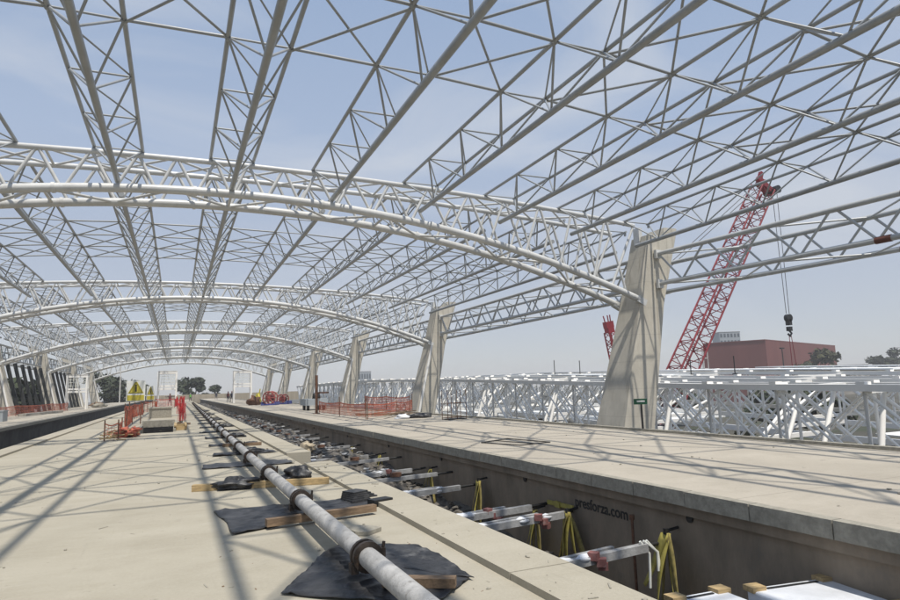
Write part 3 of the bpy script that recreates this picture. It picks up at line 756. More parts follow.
# crumpled mesh and timber offcuts at the hatch
b=MB(); rr=random.Random(5)
for i in range(26):
    p=Vector((-2.15+rr.uniform(-.35,.5),26.9+rr.uniform(-.8,1.6),.04+rr.random()*.22)); q=p+Vector((rr.uniform(-.4,.4),rr.uniform(-.4,.4),rr.uniform(-.05,.12))); b.bar(p,q,.07,.03)
tag(b.build('timber_offcuts',M['timber']),'heap of pale timber offcuts at the near left corner of the hatch','timber heap')
b=MB(); rr=random.Random(6)
b.blob((0,0,.16),.42,3,.9,22,12,(1,1.6,.45),2.4); o=b.build('fallen_mesh',M['mesh']); o.location=(-1.75,28.4,.02); tag(o,'crumpled orange mesh lying beside the hatch','mesh heap')
# red mesh wrapped post right of the hatch
r=empty('wrapped_post','upright rusty post with red mesh wrapped round its top, right of hatch','post',(.2,36.6,0))
MB().tube((0,0,0),(0,0,1.15),.045,8).build('post',M['rust'],r)
mesh_net([(-.20,.05),(.02,-.10),(.20,.02),(.10,.22)],.62,1.5,8,.25,.075,.011,'meshred',r,'mesh_wrap')
mesh_net([(-.10,-.12),(.12,-.16),(.26,.05)],.25,1.15,9,.35,.08,.011,'meshred',r,'mesh_wrap')
b=MB(); b.bar((-.4,-.2,.05),(.5,.1,.05),.10,.09); b.bar((-.1,-.5,.14),(.1,.5,.14),.09,.08); b.build('timber_foot',M['oldtimber'],r)

def sign(loc,w_,h_,zb_,rz,label,posts=True):
    r=empty('warning_sign',label,'sign',loc,rz,'yellow warning signs')
    b=MB(); b.box((0,0,zb_+h_/2),(w_,.03,h_)); bd=b.build('board',M['signwhite'],r)
    b=MB(); t=zb_+h_
    tri=[(-w_*.42,zb_+h_*.38),(w_*.42,zb_+h_*.38),(w_*.06,t-h_*.06),(-w_*.06,t-h_*.06)]
    b.add([(x,-.018,z) for x,z in tri]+[(x,-.022,z) for x,z in tri],[(4,5,6,7),(0,1,5,4),(1,2,6,5),(2,3,7,6),(3,0,4,7)]); tr=b.build('triangle',M['signyellow'],bd)
    b=MB()
    e=[(-w_*.36,zb_+h_*.41),(w_*.36,zb_+h_*.41),(0,t-h_*.07)]
    for p,q in zip(e,e[1:]+e[:1]): b.bar((p[0],-.024,p[1]),(q[0],-.024,q[1]),.006,.035,(0,1,0))
    b.tube((0,-.023,t-h_*.24),(0,-.027,t-h_*.24),.055,10); b.bar((0,-.025,t-h_*.30),(0,-.025,zb_+h_*.46),.10,.006,(0,1,0))
    b.build('symbol',M['ink'],bd)
    b=MB(); b.box((0,-.019,zb_+h_*.16),(w_*.90,.008,h_*.26)); b.build('text_panel',M['signyellow'],bd)
    for x in (-w_*.3,w_*.3): MB().tube((x,.03,0),(x,.03,zb_+h_*.9),.03,8).build('post',M['rust'],r)
    return r
sign((-2.16,40.6,0),.98,1.16,1.30,R(4),'larger yellow triangle warning sign on rusty posts left of the hatch')
sign((-2.35,68.4,0),.72,1.35,1.15,R(12),'smaller yellow warning sign farther along, above orange mesh')

def portal(loc,w_,h_,label,m='white'):
    r=empty('portal_tower',label,'scaffold tower',loc,0,'white portal towers')
    d=1.2
    for x in (-w_/2,w_/2):
        for y in (0,d): MB().box((x,y,h_/2),(.22,.22,h_)).build('post',M[m],r)
    for z in (h_*.97,h_*.60,h_*.52):
        b=MB()
        for y in (0,d): b.box((0,y,z),(w_-.22,.16,.24))
        for x in (-w_/2,w_/2): b.box((x,d/2,z),(.14,d-.22,.22))
        b.build('crossbeam',M[m],r)
    b=MB(); n=7
    for i in range(n+1): b.box((-w_/2+.12+(w_-.24)*i/n,0,h_*.80),(.06,.05,h_*.32))
    for z in (h_*.7,h_*.8,h_*.88): b.box((0,.05,z),(w_-.15,.04,.07))
    b.build('railing',M['signwhite'],r)
    b=MB(); b.box((0,d/2,h_*1.02),(w_*1.06,d*1.1,.10)); b.build('deck_board',M['greysteel'],r)
    return r
portal((-1.15,90,0),2.15,4.55,'middle white portal tower standing over the deck beyond the signs')
portal((-12.6,100,0),2.35,4.6,'left white portal tower on the left platform beside the columns')
portal((9.3,102,0),2.5,4.75,'right white portal tower on the right platform beyond the red reel')

# ------------------------------------------------------------------ right platform things
barrier([(8.5,41.2),(8.6,36.),(8.7,30.8)],.78,'orange mesh barrier along the track side of the right platform',11,True,'mesh',1.1,.14,.012)
barrier([(8.75,30.7),(11.2,33.5),(13.1,36.2)],.75,'orange mesh barrier crossing the right platform to the second column',12,True,'mesh',1.15,.14,.012)
barrier([(13.1,36.6),(13.0,41.),(12.9,46.)],.95,'faded orange mesh barrier along the outer edge of the right platform',13,True,'mesh',1.1,.15,.012)
MB().tube((8.42,41.6,0),(8.42,41.6,2.5),.075,10).build('pp',None)
bpy.data.objects.remove(bpy.data.objects['pp'])
r=empty('rusty_post','tall rusty post with cross arm standing on the right platform behind orange mesh','post',(8.42,41.6,0))
MB().box((0,0,1.25),(.16,.16,2.5)).build('upright',M['rust'],r); MB().box((.35,0,1.35),(.9,.10,.10)).build('arm',M['rust'],r); MB().box((0,0,.02),(.4,.4,.03)).build('foot_plate',M['rust'],r)
b=MB(); rr=random.Random(21)
for i in range(9): b.bar((9.3+rr.uniform(-.4,2.5),31.5+rr.uniform(-1.3,6),.05+.03*i),(10.4+rr.uniform(-.6,2.),32.6+rr.uniform(-1,4),.05+.03*i),.14,.05)
tag(b.build('timber_pile',M['oldtimber']),'brown timber pile inside the orange mesh on the right platform','timber heap')
b=MB(); b.blob((0,0,.08),.30,3,.8,16,8,(2.2,1.2,.5),2.); o=b.build('black_tarp',M['plastic']); o.location=(11.2,29.8,.0); tag(o,'crumpled black tarp on the right platform before the second column','tarp')
b=MB(); b.blob((0,0,.07),.22,6,.8,14,8,(1.6,1.2,.6),2.); o=b.build('white_bag',M['crate']); o.location=(10.2,29.6,.0); tag(o,'white crumpled bag lying on the right platform by the black tarp','bag')
def wire_cage(loc,w_,d_,h_,label):
    r=empty('wire_cage',label,'rebar cage',loc,R(8),'thin rebar cages')
    for x in (0,w_/2,w_):
        for y in (0,d_): MB().tube((x,y,0),(x,y,h_),.016,6).build('bar',M['rust'],r)
    b=MB()
    for z in (.10,h_*.55):
        b.poly([(0,0,z),(w_,0,z),(w_,d_,z),(0,d_,z)],.012,5,closed=True)
    b.build('hoop',M['rust'],r); b=MB(); b.bar((0,d_/2,.03),(w_,d_/2,.03),d_,.03); b.build('base',M['blackmetal'],r); return r
wire_cage((11.3,26.5,0),1.0,.5,1.35,'thin rebar cage standing on the right platform at the second column')
b=MB()
fr=[(7.42,15.2),(7.86,13.9),(8.85,14.1),(8.52,15.8)]
for p,q in zip(fr,fr[1:]+fr[:1]): b.bar((p[0],p[1],PZ+.02),(q[0],q[1],PZ+.02),.022,.022)
for u in (.5,):
    A=Vector((*fr[0],PZ+.02)).lerp(Vector((*fr[3],PZ+.02)),u); B=Vector((*fr[1],PZ+.02)).lerp(Vector((*fr[2],PZ+.02)),u); b.bar(A,B,.02,.02)
tag(b.build('steel_frame',M['blackmetal']),'flat black steel frame lying on the right platform','steel frame')
# cart and reel
r=empty('site_trolley','dark grey flat trolley with a black lump on it, on the right platform','trolley',(9.9,50,0))
b=MB(); b.box((0,0,.62),(1.7,2.4,.5)); b.build('body',M['farwall'],r)
for x in (-.6,.6):
    for y in (-.8,.8): MB().tube((x-.08,y,.25),(x+.08,y,.25),.25,14).build('wheel',M['blackmetal'],r)
b=MB(); b.blob((.2,0,1.0),.32,3,.5,12,8); b.build('sack',M['blackmetal'],r)
def reel(loc,rad,label,rz=0):
    r=empty('cable_reel',label,'cable reel',loc,rz)
    for x in (-.45,.45):
        b=MB(); b.poly([(x,math.cos(t)*rad,rad+.12+math.sin(t)*rad) for t in [2*math.pi*i/24 for i in range(24)]],.07,8,closed=True)
        for i in range(8):
            t=math.pi*2*i/8; b.tube((x,0,rad+.12),(x,math.cos(t)*rad,rad+.12+math.sin(t)*rad),.05,6)
        b.build('flange',M['dullred2'],r)
    MB().tube((-.45,0,rad+.12),(.45,0,rad+.12),rad*.55,18).build('drum',M['maroon'],r)
    b=MB(); b.box((0,0,.10),(1.3,1.7,.18)); b.box((0,-.8,.25),(1.2,.12,.3)); b.box((0,.8,.25),(1.2,.12,.3)); b.build('cradle',M['blue'],r)
    return r
reel((9.75,74,0),.70,'red cable reel on a blue cradle on the right platform',R(62))
reel((11.6,77,0),.50,'smaller red cable reel behind the bigger one on the right platform',R(50))
b=MB(); b.blob((0,0,.4),.6,2,.7,18,10,(1.2,1.2,1),2.); o=b.build('rust_heap',M['rust']); o.location=(8.4,78,0); tag(o,'rust brown heap of fittings left of the red cable reels','heap')
b=MB(); b.blob((0,0,.55),.5,9,.5,14,8,(.8,1,1.5)); b.bar((0,0,.6),(.3,.2,1.9),.10,.10); o=b.build('yellow_compactor',M['signyellow']); o.location=(9.3,82,0); tag(o,'small yellow machine behind the red cable reels','machine')
# green sign by the nearest column
r=empty('green_sign','small green sign on a dark post before the nearest right column','sign',(12.96,15.4,0))
b=MB(); b.tube((0,0,-.1),(.0,0,.95),.03,8); b.build('post',M['blackmetal'],r)
b=MB(); b.box((-.05,-.03,.88),(.40,.03,.17),R(-24)); b.build('panel',M['green'],r)
b=MB(); b.box((-.05,-.052,.89),(.24,.006,.05),R(-24)); b.build('lettering_bar',M['signwhite'],r)

# ------------------------------------------------------------------ left platform things
barrier([(-14.2,62),(-14.0,72),(-12.6,82),(-12.2,90)],1.0,'long orange mesh barrier on the left platform in front of the columns',31,True,'mesh',1.1,.17,.016)
def stack(loc,sz,label,m,name='crate_stack',rz=0):
    b=MB(); x,y,z=sz; b.box((0,0,z*.5),(x,y,z)); b.box((0,0,z+.04),(x*1.05,y*1.05,.08)); 
    for i in (-1,0,1): b.box((i*x*.35,0,-.0+.05),(.1,y*1.02,.1))
    o=b.build(name,M[m]); o.location=loc; o.rotation_euler.z=rz; return tag(o,label,'crate')
stack((-12.5,57,0),(1.5,1.5,.75),'dark grey crate at the left picture edge on the left platform','farwall')
b=MB(); b.bar((-13.5,72,.12),(-12.,83,.12),.7,.22); tag(b.build('plank_stack',M['housewall']),'long pale stack of planks before the orange mesh on the left platform','plank stack')
b=MB(); b.blob((0,0,.3),.6,5,.7,16,9,(1.8,1.4,.7),2.); o=b.build('rubble_heap',M['oldtimber']); o.location=(-12.6,126,0); tag(o,'brown rubble heap beside the left portal tower','heap')
b=MB(); b.blob((0,0,.25),.5,7,.7,16,9,(2.,1.4,.6),2.); o=b.build('rubble_heap',M['fascia']); o.location=(-11.0,112,0); tag(o,'grey rubble heap at the left platform edge','heap')
r=empty('tall_lamp_post','tall slender grey lamp post beyond the left platform','lamp post',(-11.0,150,0))
MB().tube((0,0,0),(0,0,12.4),.13,10,.08).build('pole',M['greysteel'],r); MB().bar((0,0,12.3),(-1.2,0,12.5),.08,.08).build('arm',M['greysteel'],r); MB().box((-1.4,0,12.48),(.7,.3,.12)).build('lamp_head',M['greysteel'],r)

# ------------------------------------------------------------------ people
def person(loc,rz,label,top,arms,hel='helmet',legs=.12,h=1.72):
    r=empty('person',label,'person',loc,rz,None); k=h/1.72
    V=[];E=[];RR=[]
    def v(p,rd,par=None):
        V.append(Vector(p)*k); RR.append(rd*k); 
        if par is not None: E.append((par,len(V)-1))
        return len(V)-1
    pel=v((0,0,.94),.135); ch=v((0,.01,1.22),.15,pel); sh=v((0,0,1.40),.13,ch); nk=v((0,.0,1.50),.058,sh); hd=v((0,-.02,1.58),.085,nk); v((0,-.02,1.68),.075,hd)
    for s in (-1,1):
        hp=v((s*.09,0,.88),.098,pel); kn=v((s*(.10+legs*.5),-.03,.50),.062,hp); an=v((s*(.11+legs),.02,.09),.042,kn); v((s*(.12+legs),-.16,.045),.038,an)
        so_=v((s*.19,0,1.38),.062,sh); el,ha=arms[0 if s<0 else 1]
        e_=v(el,.045,so_); w_=v(ha,.032,e_); d=(Vector(ha)-Vector(el)).normalized(); p=v(Vector(ha)+d*.07,.036,w_)
        sd=d.cross(Vector((0,1,0.1))).normalized()
        for i in range(4):
            q=v(Vector(ha)+d*(.11)+sd*(i-1.5)*.022,.0095,p); v(Vector(ha)+d*(.165-.012*abs(i-1.2))+sd*(i-1.5)*.025+Vector((0,-.012,0)),.008,q)
        q=v(Vector(ha)+d*.05+sd*s*.045,.0105,w_); v(Vector(ha)+d*.09+sd*s*.06,.009,q)
    me=bpy.data.meshes.new('body'); me.from_pydata(V,E,[]); o=bpy.data.objects.new('body',me); col.objects.link(o); o.parent=r; me.materials.append(M['navy'])
    sk=o.modifiers.new('skin','SKIN'); 
    if not me.skin_vertices: 
        bpy.context.view_layer.objects.active=o; bpy.ops.mesh.customdata_skin_add()
    for i,rd in enumerate(RR): me.skin_vertices[0].data[i].radius=(rd,rd)
    me.skin_vertices[0].data[0].use_root=True
    sb=o.modifiers.new('sub','SUBSURF'); sb.levels=1; sb.render_levels=1
    b=MB(); b.loft([[Vector((math.cos(t)*rx,math.sin(t)*ry,z))*k for t in [2*math.pi*i/14 for i in range(14)]] for z,rx,ry in ((.92,.165,.155),(1.1,.175,.165),(1.3,.205,.17),(1.43,.17,.14),(1.49,.08,.08))]); b.build('vest',M[top],r)
    b=MB(); b.blob((0,-.02*k,1.60*k),.092*k,1,0,14,10,(.9,1.05,1.25)); b.blob((0,-.12*k,1.585*k),.02*k,1,0,8,6); b.build('face',M['skin'],r)
    b=MB(); b.loft([[Vector((math.cos(t)*rx,-.02+math.sin(t)*rx*1.12,z))*k for t in [2*math.pi*i/16 for i in range(16)]] for z,rx in ((1.645,.145),(1.66,.125),(1.71,.118),(1.755,.085),(1.775,.03))]); b.build('helmet',M[hel],r)
    return r
down=[((-.27,.02,1.12),(-.28,-.04,.86)),((.27,.02,1.12),(.28,-.04,.86))]
person((2.75,148,.0),R(170),'worker in bright green vest standing on the far deck beside the pipe','hivis',down)
person((-.85,98,0),R(20),'worker in maroon with arms held out beneath the middle portal tower','maroon',[((-.45,-.1,1.3),(-.68,-.2,1.32)),((.46,-.1,1.34),(.72,-.2,1.36))],'rust')
person((8.2,108,0),R(-30),'worker in navy standing left of the right portal tower','navy',down,'maroon')
person((7.9,112,0),R(40),'worker in maroon just behind the navy worker at the right portal','maroon',down,'maroon')
person((8.9,165,0),R(0),'lone distant worker in navy at the far end of right platform','navy',down,'helmet')

# ------------------------------------------------------------------ white steelwork of the lower roof on the right
TOPP=[(-30,-1.0),(-8,-.75),(4,-.62),(14.5,-.47),(24.2,-.29),(36.6,.10),(55.5,.66),(70,.92),(83,1.12),(107,1.14),(140,.95),(170,.6)]
def hp(b_):
    for (y0,h0),(y1,h1) in zip(TOPP[:-1],TOPP[1:]):
        if y0<=b_<=y1: return 1.6+h0+(h1-h0)*(b_-y0)/(y1-y0)
    return 1.6+(TOPP[0][1] if b_<TOPP[0][0] else TOPP[-1][1])
def white_truss(near):
    r=empty('white_truss','','white truss',(24,0,0),0,'rows of white roof trusses on the right')
    p=3.85; ys=[-11.1+p*i for i in range(40)]; dep=3.7
    b=MB()
    for a_,c_ in zip(ys[:-1],ys[1:]):
        b.bar((0,a_,hp(a_)-.12),(0,c_,hp(c_)-.12),.42,.26)
        b.box((0,a_,hp(a_)+.05),(.40,.34,.14))
    b.build('top_chord',M['white'],r)
    b=MB()
    for a_,c_ in zip(ys[:-1],ys[1:]): b.bar((0,a_,hp(a_)-dep),(0,c_,hp(c_)-dep),.40,.34)
    b.build('bottom_chord',M['white'],r)
    c=MB()
    for i,(a_,c_) in enumerate(zip(ys[:-1],ys[1:])):
        pm=MB().tube((0,a_,hp(a_)-.25),(0,a_,hp(a_)-dep+.17),.062 if near else .075,8); pm.build('post',M['greysteel'] if near else M['white'],r)
        c.tube((0,c_,hp(c_)-.25),(0,a_,hp(a_)-dep+.17),.052 if near else .075,8)
        if not near: c.tube((0.10,a_,hp(a_)-.25),(.10,c_,hp(c_)-dep+.17),.06,8)
    c.build('web_lattice',M['white'],r)
    return r
wt=white_truss(True); wt['label']='nearest white lattice truss with grey top chord beside the right platform'
rows=[(26.0,-.05,1.3),(28.6,.0,2.6),(31.5,.05,-.6),(37.,.14,2.2),(45.,.24,.4),(55.,.36,1.9)]
w2=white_truss(False)
for i,(x,dz,dy) in enumerate(rows):
    o=w2 if i==0 else copy_tree(w2); o.location=(x,dy,dz)
    o['label']=f'{["second","third","fourth","fifth","sixth","farthest"][i]} row of white lattice truss counted from the right platform'
# raking cross frames between the rows
def cross_frame(x0,x1):
    r=empty('cross_frame','','cross frame',(0,0,0),0,'white cross frames between the truss rows')
    b=MB(); b.bar((x0,0,-.22),(x1,0,-.17),.30,.22); b.build('top_rail',M['white'],r)
    b=MB(); b.bar((x0,0,-3.55),(x1,0,-3.5),.28,.26); b.build('bottom_rail',M['white'],r)
    MB().tube((x0+.2,0,-3.4),(x1-.2,.3,-.3),.11,8).build('diagonal',M['white'],r)
    return r
xs=[24.]+[q[0] for q in rows]
NTH=['first','second','third','fourth','fifth','sixth','seventh','eighth','ninth','tenth','eleventh','twelfth','thirteenth','fourteenth']
for i in range(6):
    cf=cross_frame(xs[i]+.2,xs[i+1]-.2)
    for j in range(9):
        y=4.3+j*11.55+i*3.85
        o=cf if j==0 else copy_tree(cf); o.location=(0,y,hp(y)+.03*i)
        o['label']=f'{NTH[j]} white cross frame between truss rows {["one and two","two and three","three and four","four and five","five and six","six and seven"][i]} on the right'
# white roof sheets lying on the rows
for i,(x0,x1,y0,y1,dz) in enumerate([(41.,46.,-6,14,.55),(49,55,30,58,.66),(36,39,40,72,.42),(49,56,62,112,.70),(42,46,74,104,.55),(58,63,20,50,.8),(58,64,-14,16,.72)]):
    b=MB(); n=10
    for k in range(n):
        ya=y0+(y1-y0)*k/n; yb=y0+(y1-y0)*(k+1)/n
        b.bar(((x0+x1)/2,ya,hp(ya)+dz-.32),((x0+x1)/2,yb-.04,hp(yb)+dz-.32),x1-x0,.10)
    tag(b.build('roof_sheet',M['sheet']),f'{["nearest right","long middle","short inner","long far left","far inner","outer middle","outer right"][i]} white roof sheet laid across the white truss rows','roof sheet','white roof sheets')
for i,(x0,x1,y0,y1) in enumerate([(27,31,2,17),(36,50,46,74),(46,58,6,30),(28,34,62,96)]):  # low white surfaces, added as sheets to bounce light onto the trusses
    b=MB(); n=8
    for k in range(n):
        ya=y0+(y1-y0)*k/n; yb=y0+(y1-y0)*(k+1)/n; b.bar(((x0+x1)/2,ya,hp(ya)-4.15-.02*k),((x0+x1)/2,yb-.05,hp(yb)-4.15-.02*k),x1-x0,.12)
    tag(b.build('lower_bounce_sheet',M['sheet']),f'{["nearest","middle","outer","farthest"][i]} white bounce sheet added low beneath the white trusses','roof sheet','bounce sheets added beneath the trusses')
for i,(x,y,h_) in enumerate([(40,62,1.8),(40,57,1.6),(42,43,1.5),(44,40,1.6),(37,16,1.1)]):
    b=MB(); b.tube((x,y,hp(y)),(x,y,hp(y)+h_),.045,6); b.box((x,y,hp(y)+.06),(.3,.3,.1)); tag(b.build('thin_post',M['blackmetal']),f'{["first","second","third","fourth","last"][i]} thin dark post from left standing up from the white roof','post','thin posts on the white roof')
# things on the low ground seen through the lattice
def low_shed(loc,sz,label,m):
    b=MB(); x,y,z=sz; b.box((0,0,z/2),(x,y,z)); b.add([(-x/2-.2,-y/2-.2,z+.02),(x/2+.2,-y/2-.2,z+.02),(x/2+.2,y/2+.2,z+.02),(-x/2-.2,y/2+.2,z+.02),(0,-y/2-.2,z+1.),(0,y/2+.2,z+1.)],[(0,1,4),(3,5,2),(1,2,5,4),(0,4,5,3),(0,3,2,1)])
    o=b.build('site_shed',M[m]); o.location=loc; return tag(o,label,'shed')
low_shed((36,32,-8),(7,9,3.6),'dark navy site shed on the low ground behind the nearest white truss','tarp')
low_shed((44,66,-8),(8,12,4.),'pale site shed on the low ground seen through the left lattice','housewall')
low_shed((32,14,-8),(6,7,3.),'red brown site shed low behind the near white truss','primer')

# ------------------------------------------------------------------ trees
def tree(loc,h,crown,label,leaf='leaf',seed=0,n=900,trunk=.22,size=.34,flat=1.):
    rr=random.Random(seed); r=empty('tree',label,'tree',loc,0,'trees beyond the station')
    b=MB(); th=h*.42
    top=Vector((rr.uniform(-.3,.3),rr.uniform(-.3,.3),th)); b.poly([(0,0,0),(.1,0,th*.5),top],[trunk*1.3,trunk,trunk*.75],8)
    lobes=[]
    for i in range(9):
        a=rr.uniform(0,6.28); q=Vector((math.cos(a)*crown*rr.uniform(.25,.8),math.sin(a)*crown*rr.uniform(.25,.8),h*rr.uniform(.45,.9)))
        lobes.append((q,crown*rr.uniform(.28,.5))); b.tube(top,q,trunk*.45,6,trunk*.12)
    lobes.append((Vector((0,0,h*.86)),crown*.42))
    b.build('trunk',M['bark'],r)
    c=MB()
    for i in range(n):
        q,rad=lobes[rr.randrange(len(lobes))]
        d=Vector((rr.gauss(0,1),rr.gauss(0,1),rr.gauss(0,1))); d.normalize(); p=q+Vector((d.x,d.y,d.z*.75*flat))*rad*(rr.random()**.4)
        s=size*rr.uniform(.5,1.3); u=Vector((rr.gauss(0,1),rr.gauss(0,1),rr.gauss(0,.6))); u.normalize(); w_=u.cross(d+Vector((.01,.02,.5))); w_.normalize()
        c.add([p-u*s-w_*s*.5,p+u*s*.3-w_*s*.7,p+u*s+w_*s*.4,p-u*s*.2+w_*s*.8],[(0,1,2,3)])
    c.build('crown',M[leaf],r); return r
tree((-16.5,190,-8),16.,6.2,'big dark green tree behind the far left lamp post','leafdark',1,2600,.4,.5)
tree((-9.5,205,-8),14.2,4.5,'second dark tree right behind the large yellow sign','leafdark',2,1500,.35,.5)
tree((5.2,225,-8),15.2,5.4,'tall dark tree right of the middle portal tower','leafdark',3,2200,.35,.5)
tree((11.5,228,-8),13.0,4.0,'lower round tree right of the tall dark tree','leafdark',4,1200,.3,.5)
for i,(x,y,h_) in enumerate([(-22.5,60,11.6),(-23,71,12.2),(-22.5,82,12.4),(-23,93,12.6),(-22.5,104,12.4),(-23,116,12.6)]):
    tree((x,y,-8),h_,5.6,f'{["first","second","third","fourth","fifth","sixth"][i]} dark shady tree in the row outside the left columns','leafdark',10+i,2600,.3,.6)
tree((203,148,-8),19.2,7.0,'olive green tree in front of the red brown building','leafyellow',21,1500,.4,.7)
tree((194,146,-8),13.5,6.,'low dark bush tree left of the olive tree at the red building','leafdark',22,900,.3,.7)
tree((213,150,-8),13.6,5.,'low dark tree right of the olive tree at the red building','leafdark',23,800,.3,.7)
tree((310,196,-8),18.5,6.,'round dark tree at the right, left of the tallest right tree','leafdark',24,900,.4,.8)
tree((323,196,-8),22.5,7.5,'tallest dark tree at the right picture edge','leafdark',25,1100,.4,.8)
for i,(x,y,h_) in enumerate([(47,30,4.5),(53,48,4.),(40,20,3.6),(60,20,5.),(50,12,4.2),(58,75,4.5)]):
    tree((x,y,-8),h_,3.2,f'{["first","second","third","fourth","fifth","sixth"][i]} low green bush on the ground behind the white lattice','leafyellow' if i%2 else 'leaf',40+i,600,.12,.35)

for i in range(12):
    x=72+7*(i%3)+i*1.5; y=-6+i*11
    tree((x,y,-8),6.6+1.2*(i%4)*.5,5.2,f'{NTH[i]} bushy tree from the right in the belt beyond the white trusses','leaf' if i%2 else 'leafdark',60+i,1100,.2,.55)
def grit(name,x0,x1,y0,y1,z,n,seed,m,smax,label):
    rr=random.Random(seed); b=MB()
    for i in range(n):
        x=rr.uniform(x0,x1); y=y0+(y1-y0)*rr.random()**1.5; s_=smax*rr.random()**3+.004
        if rr.random()<.6: b.blob((x,y,z+s_*.3),s_,i,.8,6,4,(rr.uniform(.7,1.6),rr.uniform(.7,1.6),.6))
        else: b.box((x,y,z+s_*.15),(s_*rr.uniform(1,7),s_*.6,s_*.3),rr.uniform(0,3.1))
    return tag(b.build(name,M[m]),label,'grit',None,'stuff')
grit('grit',-4.3,2.5,3.5,40,0,330,3,'fascia',.020,'grey cement grit and crumbs scattered over the deck')
grit('wood_chips',.3,2.5,4,30,0,90,4,'oldtimber',.016,'brown wood chips scattered near the pumping pipe')
grit('platform_grit',6.8,12.8,3,40,PZ,220,5,'fascia',.024,'grey grit and crumbs scattered over the right platform')
grit('curb_crumbs',2.58,3.1,3.5,13.8,.06,60,6,'fascia',.02,'grey cement crumbs lying along the curb')
# ------------------------------------------------------------------ red building, far buildings
P0=Vector((180,150));P1=Vector((170.6,168));P2=Vector((260.6,182.4)); P3=P1+P2-P0
r=empty('red_building','large windowless red brown building behind the white trusses','building',(0,0,0))
b=MB(); b.prism([tuple(P0),tuple(P2),tuple(P3),tuple(P1)],-8,13.4); b.build('wall',M['redwall'],r)
b=MB(); 
q=[P0,P2,P3,P1]; cen=(P0+P2+P3+P1)/4
b.prism([tuple(cen+(p-cen)*1.004) for p in q],13.4,13.75); b.build('parapet',M['redwall'],r)
b=MB(); 
for i in range(5): 
    b.box((168.6,166.5,-6+i*3.6),(2.2,2.6,.25)); 
for dx,dy in ((-1,-1.2),(1,-1.2),(-1,1.2),(1,1.2)): b.box((168.6+dx,166.5+dy,2),(.2,.2,20))
b.build('stair_tower',M['greysteel'],r)
def block(loc,sz,rz,label,m,nx,nz,cat='building'):
    r=empty('far_building',label,cat,loc,rz,None); x,y,z=sz
    MB().box((0,0,z/2),(x,y,z)).build('wall',M[m],r); MB().box((0,0,z+.15),(x+.3,y+.3,.3)).build('roof',M['redroof'],r)
    wl=[o for o in col.objects if o.parent is r and o.name.startswith('wall')][-1]
    wm=MB().box((0,0,0),(x/nx*.6,.12,z/nz*.55)).mesh('window',M['glass'])
    for i in range(nx):
        for j in range(nz):
            if z*(j+.5)/nz<5: continue
            o=bpy.data.objects.new('window',wm); col.objects.link(o); o.parent=wl; o.location=(-x/2+x*(i+.5)/nx,-y/2-.03,z*(j+.5)/nz)
    return r
block((325,300,-8),(13,12,38),R(-25),'grey many-windowed tower block behind the red building','farwall',6,9)
block((146.,540,-8),(22,12,24.2),R(-15),'long low blue grey building on the left skyline','farwall',10,3)
block((250,190,-8),(14,10,12.5),R(-30),'pale flat roofed house right of the red building','housewall',4,3)
block((283,196,-8),(18,10,13.2),R(-35),'wider pale house between the right trees','housewall',5,3)
block((158,185,-8),(7,7,14.5),R(-20),'small grey building at the foot of the big crane boom','farwall',3,4)
b=MB(); b.box((10,YE+2,.15),(52,.3,2.6)); 
for i in range(27): b.box((-16+2*i,YE+1.80,.15),(.12,.1,2.6))
tag(b.build('site_hoarding',M['beige']),'long beige hoarding closing the far end of the deck','hoarding')
r=empty('street_lamp','dark street lamp post before the red building','street lamp',(150,120,-8)); MB().tube((0,0,0),(0,0,16.8),.2,8,.12).build('pole',M['blackmetal'],r); MB().box((0,0,16.9),(1.3,.5,.35)).build('lamp_head',M['blackmetal'],r)

# ------------------------------------------------------------------ cranes
def lattice(b,A,B,w0,w1,u,v,n,rc,rl,chords=None):
    A=Vector(A);B=Vector(B); cs=[]
    for (i,j) in ((-1,-1),(1,-1),(1,1),(-1,1)):
        p=A+u*(i*w0/2)+v*(j*w0/2); q=B+u*(i*w1/2)+v*(j*w1/2); cs.append((p,q)); (chords or b).tube(p,q,rc,8)
    for f in range(4):
        p0,q0=cs[f]; p1,q1=cs[(f+1)%4]
        for k in range(n):
            t0=k/n;t1=(k+1)/n
            a_=p0.lerp(q0,t0);c_=p1.lerp(q1,t1); 
            if k%2: a_,c_=p1.lerp(q1,t0),p0.lerp(q0,t1)
            b.tube(a_,c_,rl,6,caps=False)
            if k%4==0: b.tube(p0.lerp(q0,t0),p1.lerp(q1,t0),rl,6,caps=False)
    return b
r=empty('crawler_crane','big red lattice boom crane with hanging hook block behind the white trusses','crane',(0,0,0))
A=Vector((50.6,60,-7)); B=Vector((74.6,60,27.8)); dd=(B-A).normalized(); u=dd.cross(Vector((0,1,0))).normalized(); v=Vector((0,1,0))
ch=MB(); la=MB(); lattice(la,A,B,2.5,2.15,u,v,44,.125,.055,ch); ch.build('boom_chords',M['red'],r); la.build('boom_lattice',M['red'],r)
b=MB(); b.bar(B-dd*.2,B+dd*.5,2.0,1.2,(0,1,0)); b.bar(B+dd*.3-u*1.0,B+dd*.5+u*1.5,.7,.6,(0,1,0)); b.bar(B+dd*.4-u*1.0*(1 if u.x>0 else -1),B+dd*1.7-u*1.3*(1 if u.x>0 else -1),.5,.5,(0,1,0)); b.build('boom_head',M['red'],r)
HB=Vector((76.85,60,9.4)); 
sheaveC=B+u*1.6+dd*.6
if u.x<0: sheaveC=B-u*1.6+dd*.6
b=MB()
for s in (-1,1): b.tube(sheaveC+Vector((0,s*.5-.6,0)),sheaveC+Vector((0,s*.5+.6,0)),.55,16)
b.build('sheave',M['blackmetal'],r)
b=MB()
for dx in (-.55,.5): b.tube((sheaveC.x+dx*.9+.5,60,sheaveC.z),(HB.x+dx*.55,60,HB.z+.6),.045,6)
b.build('hoist_rope',M['cable'],r)
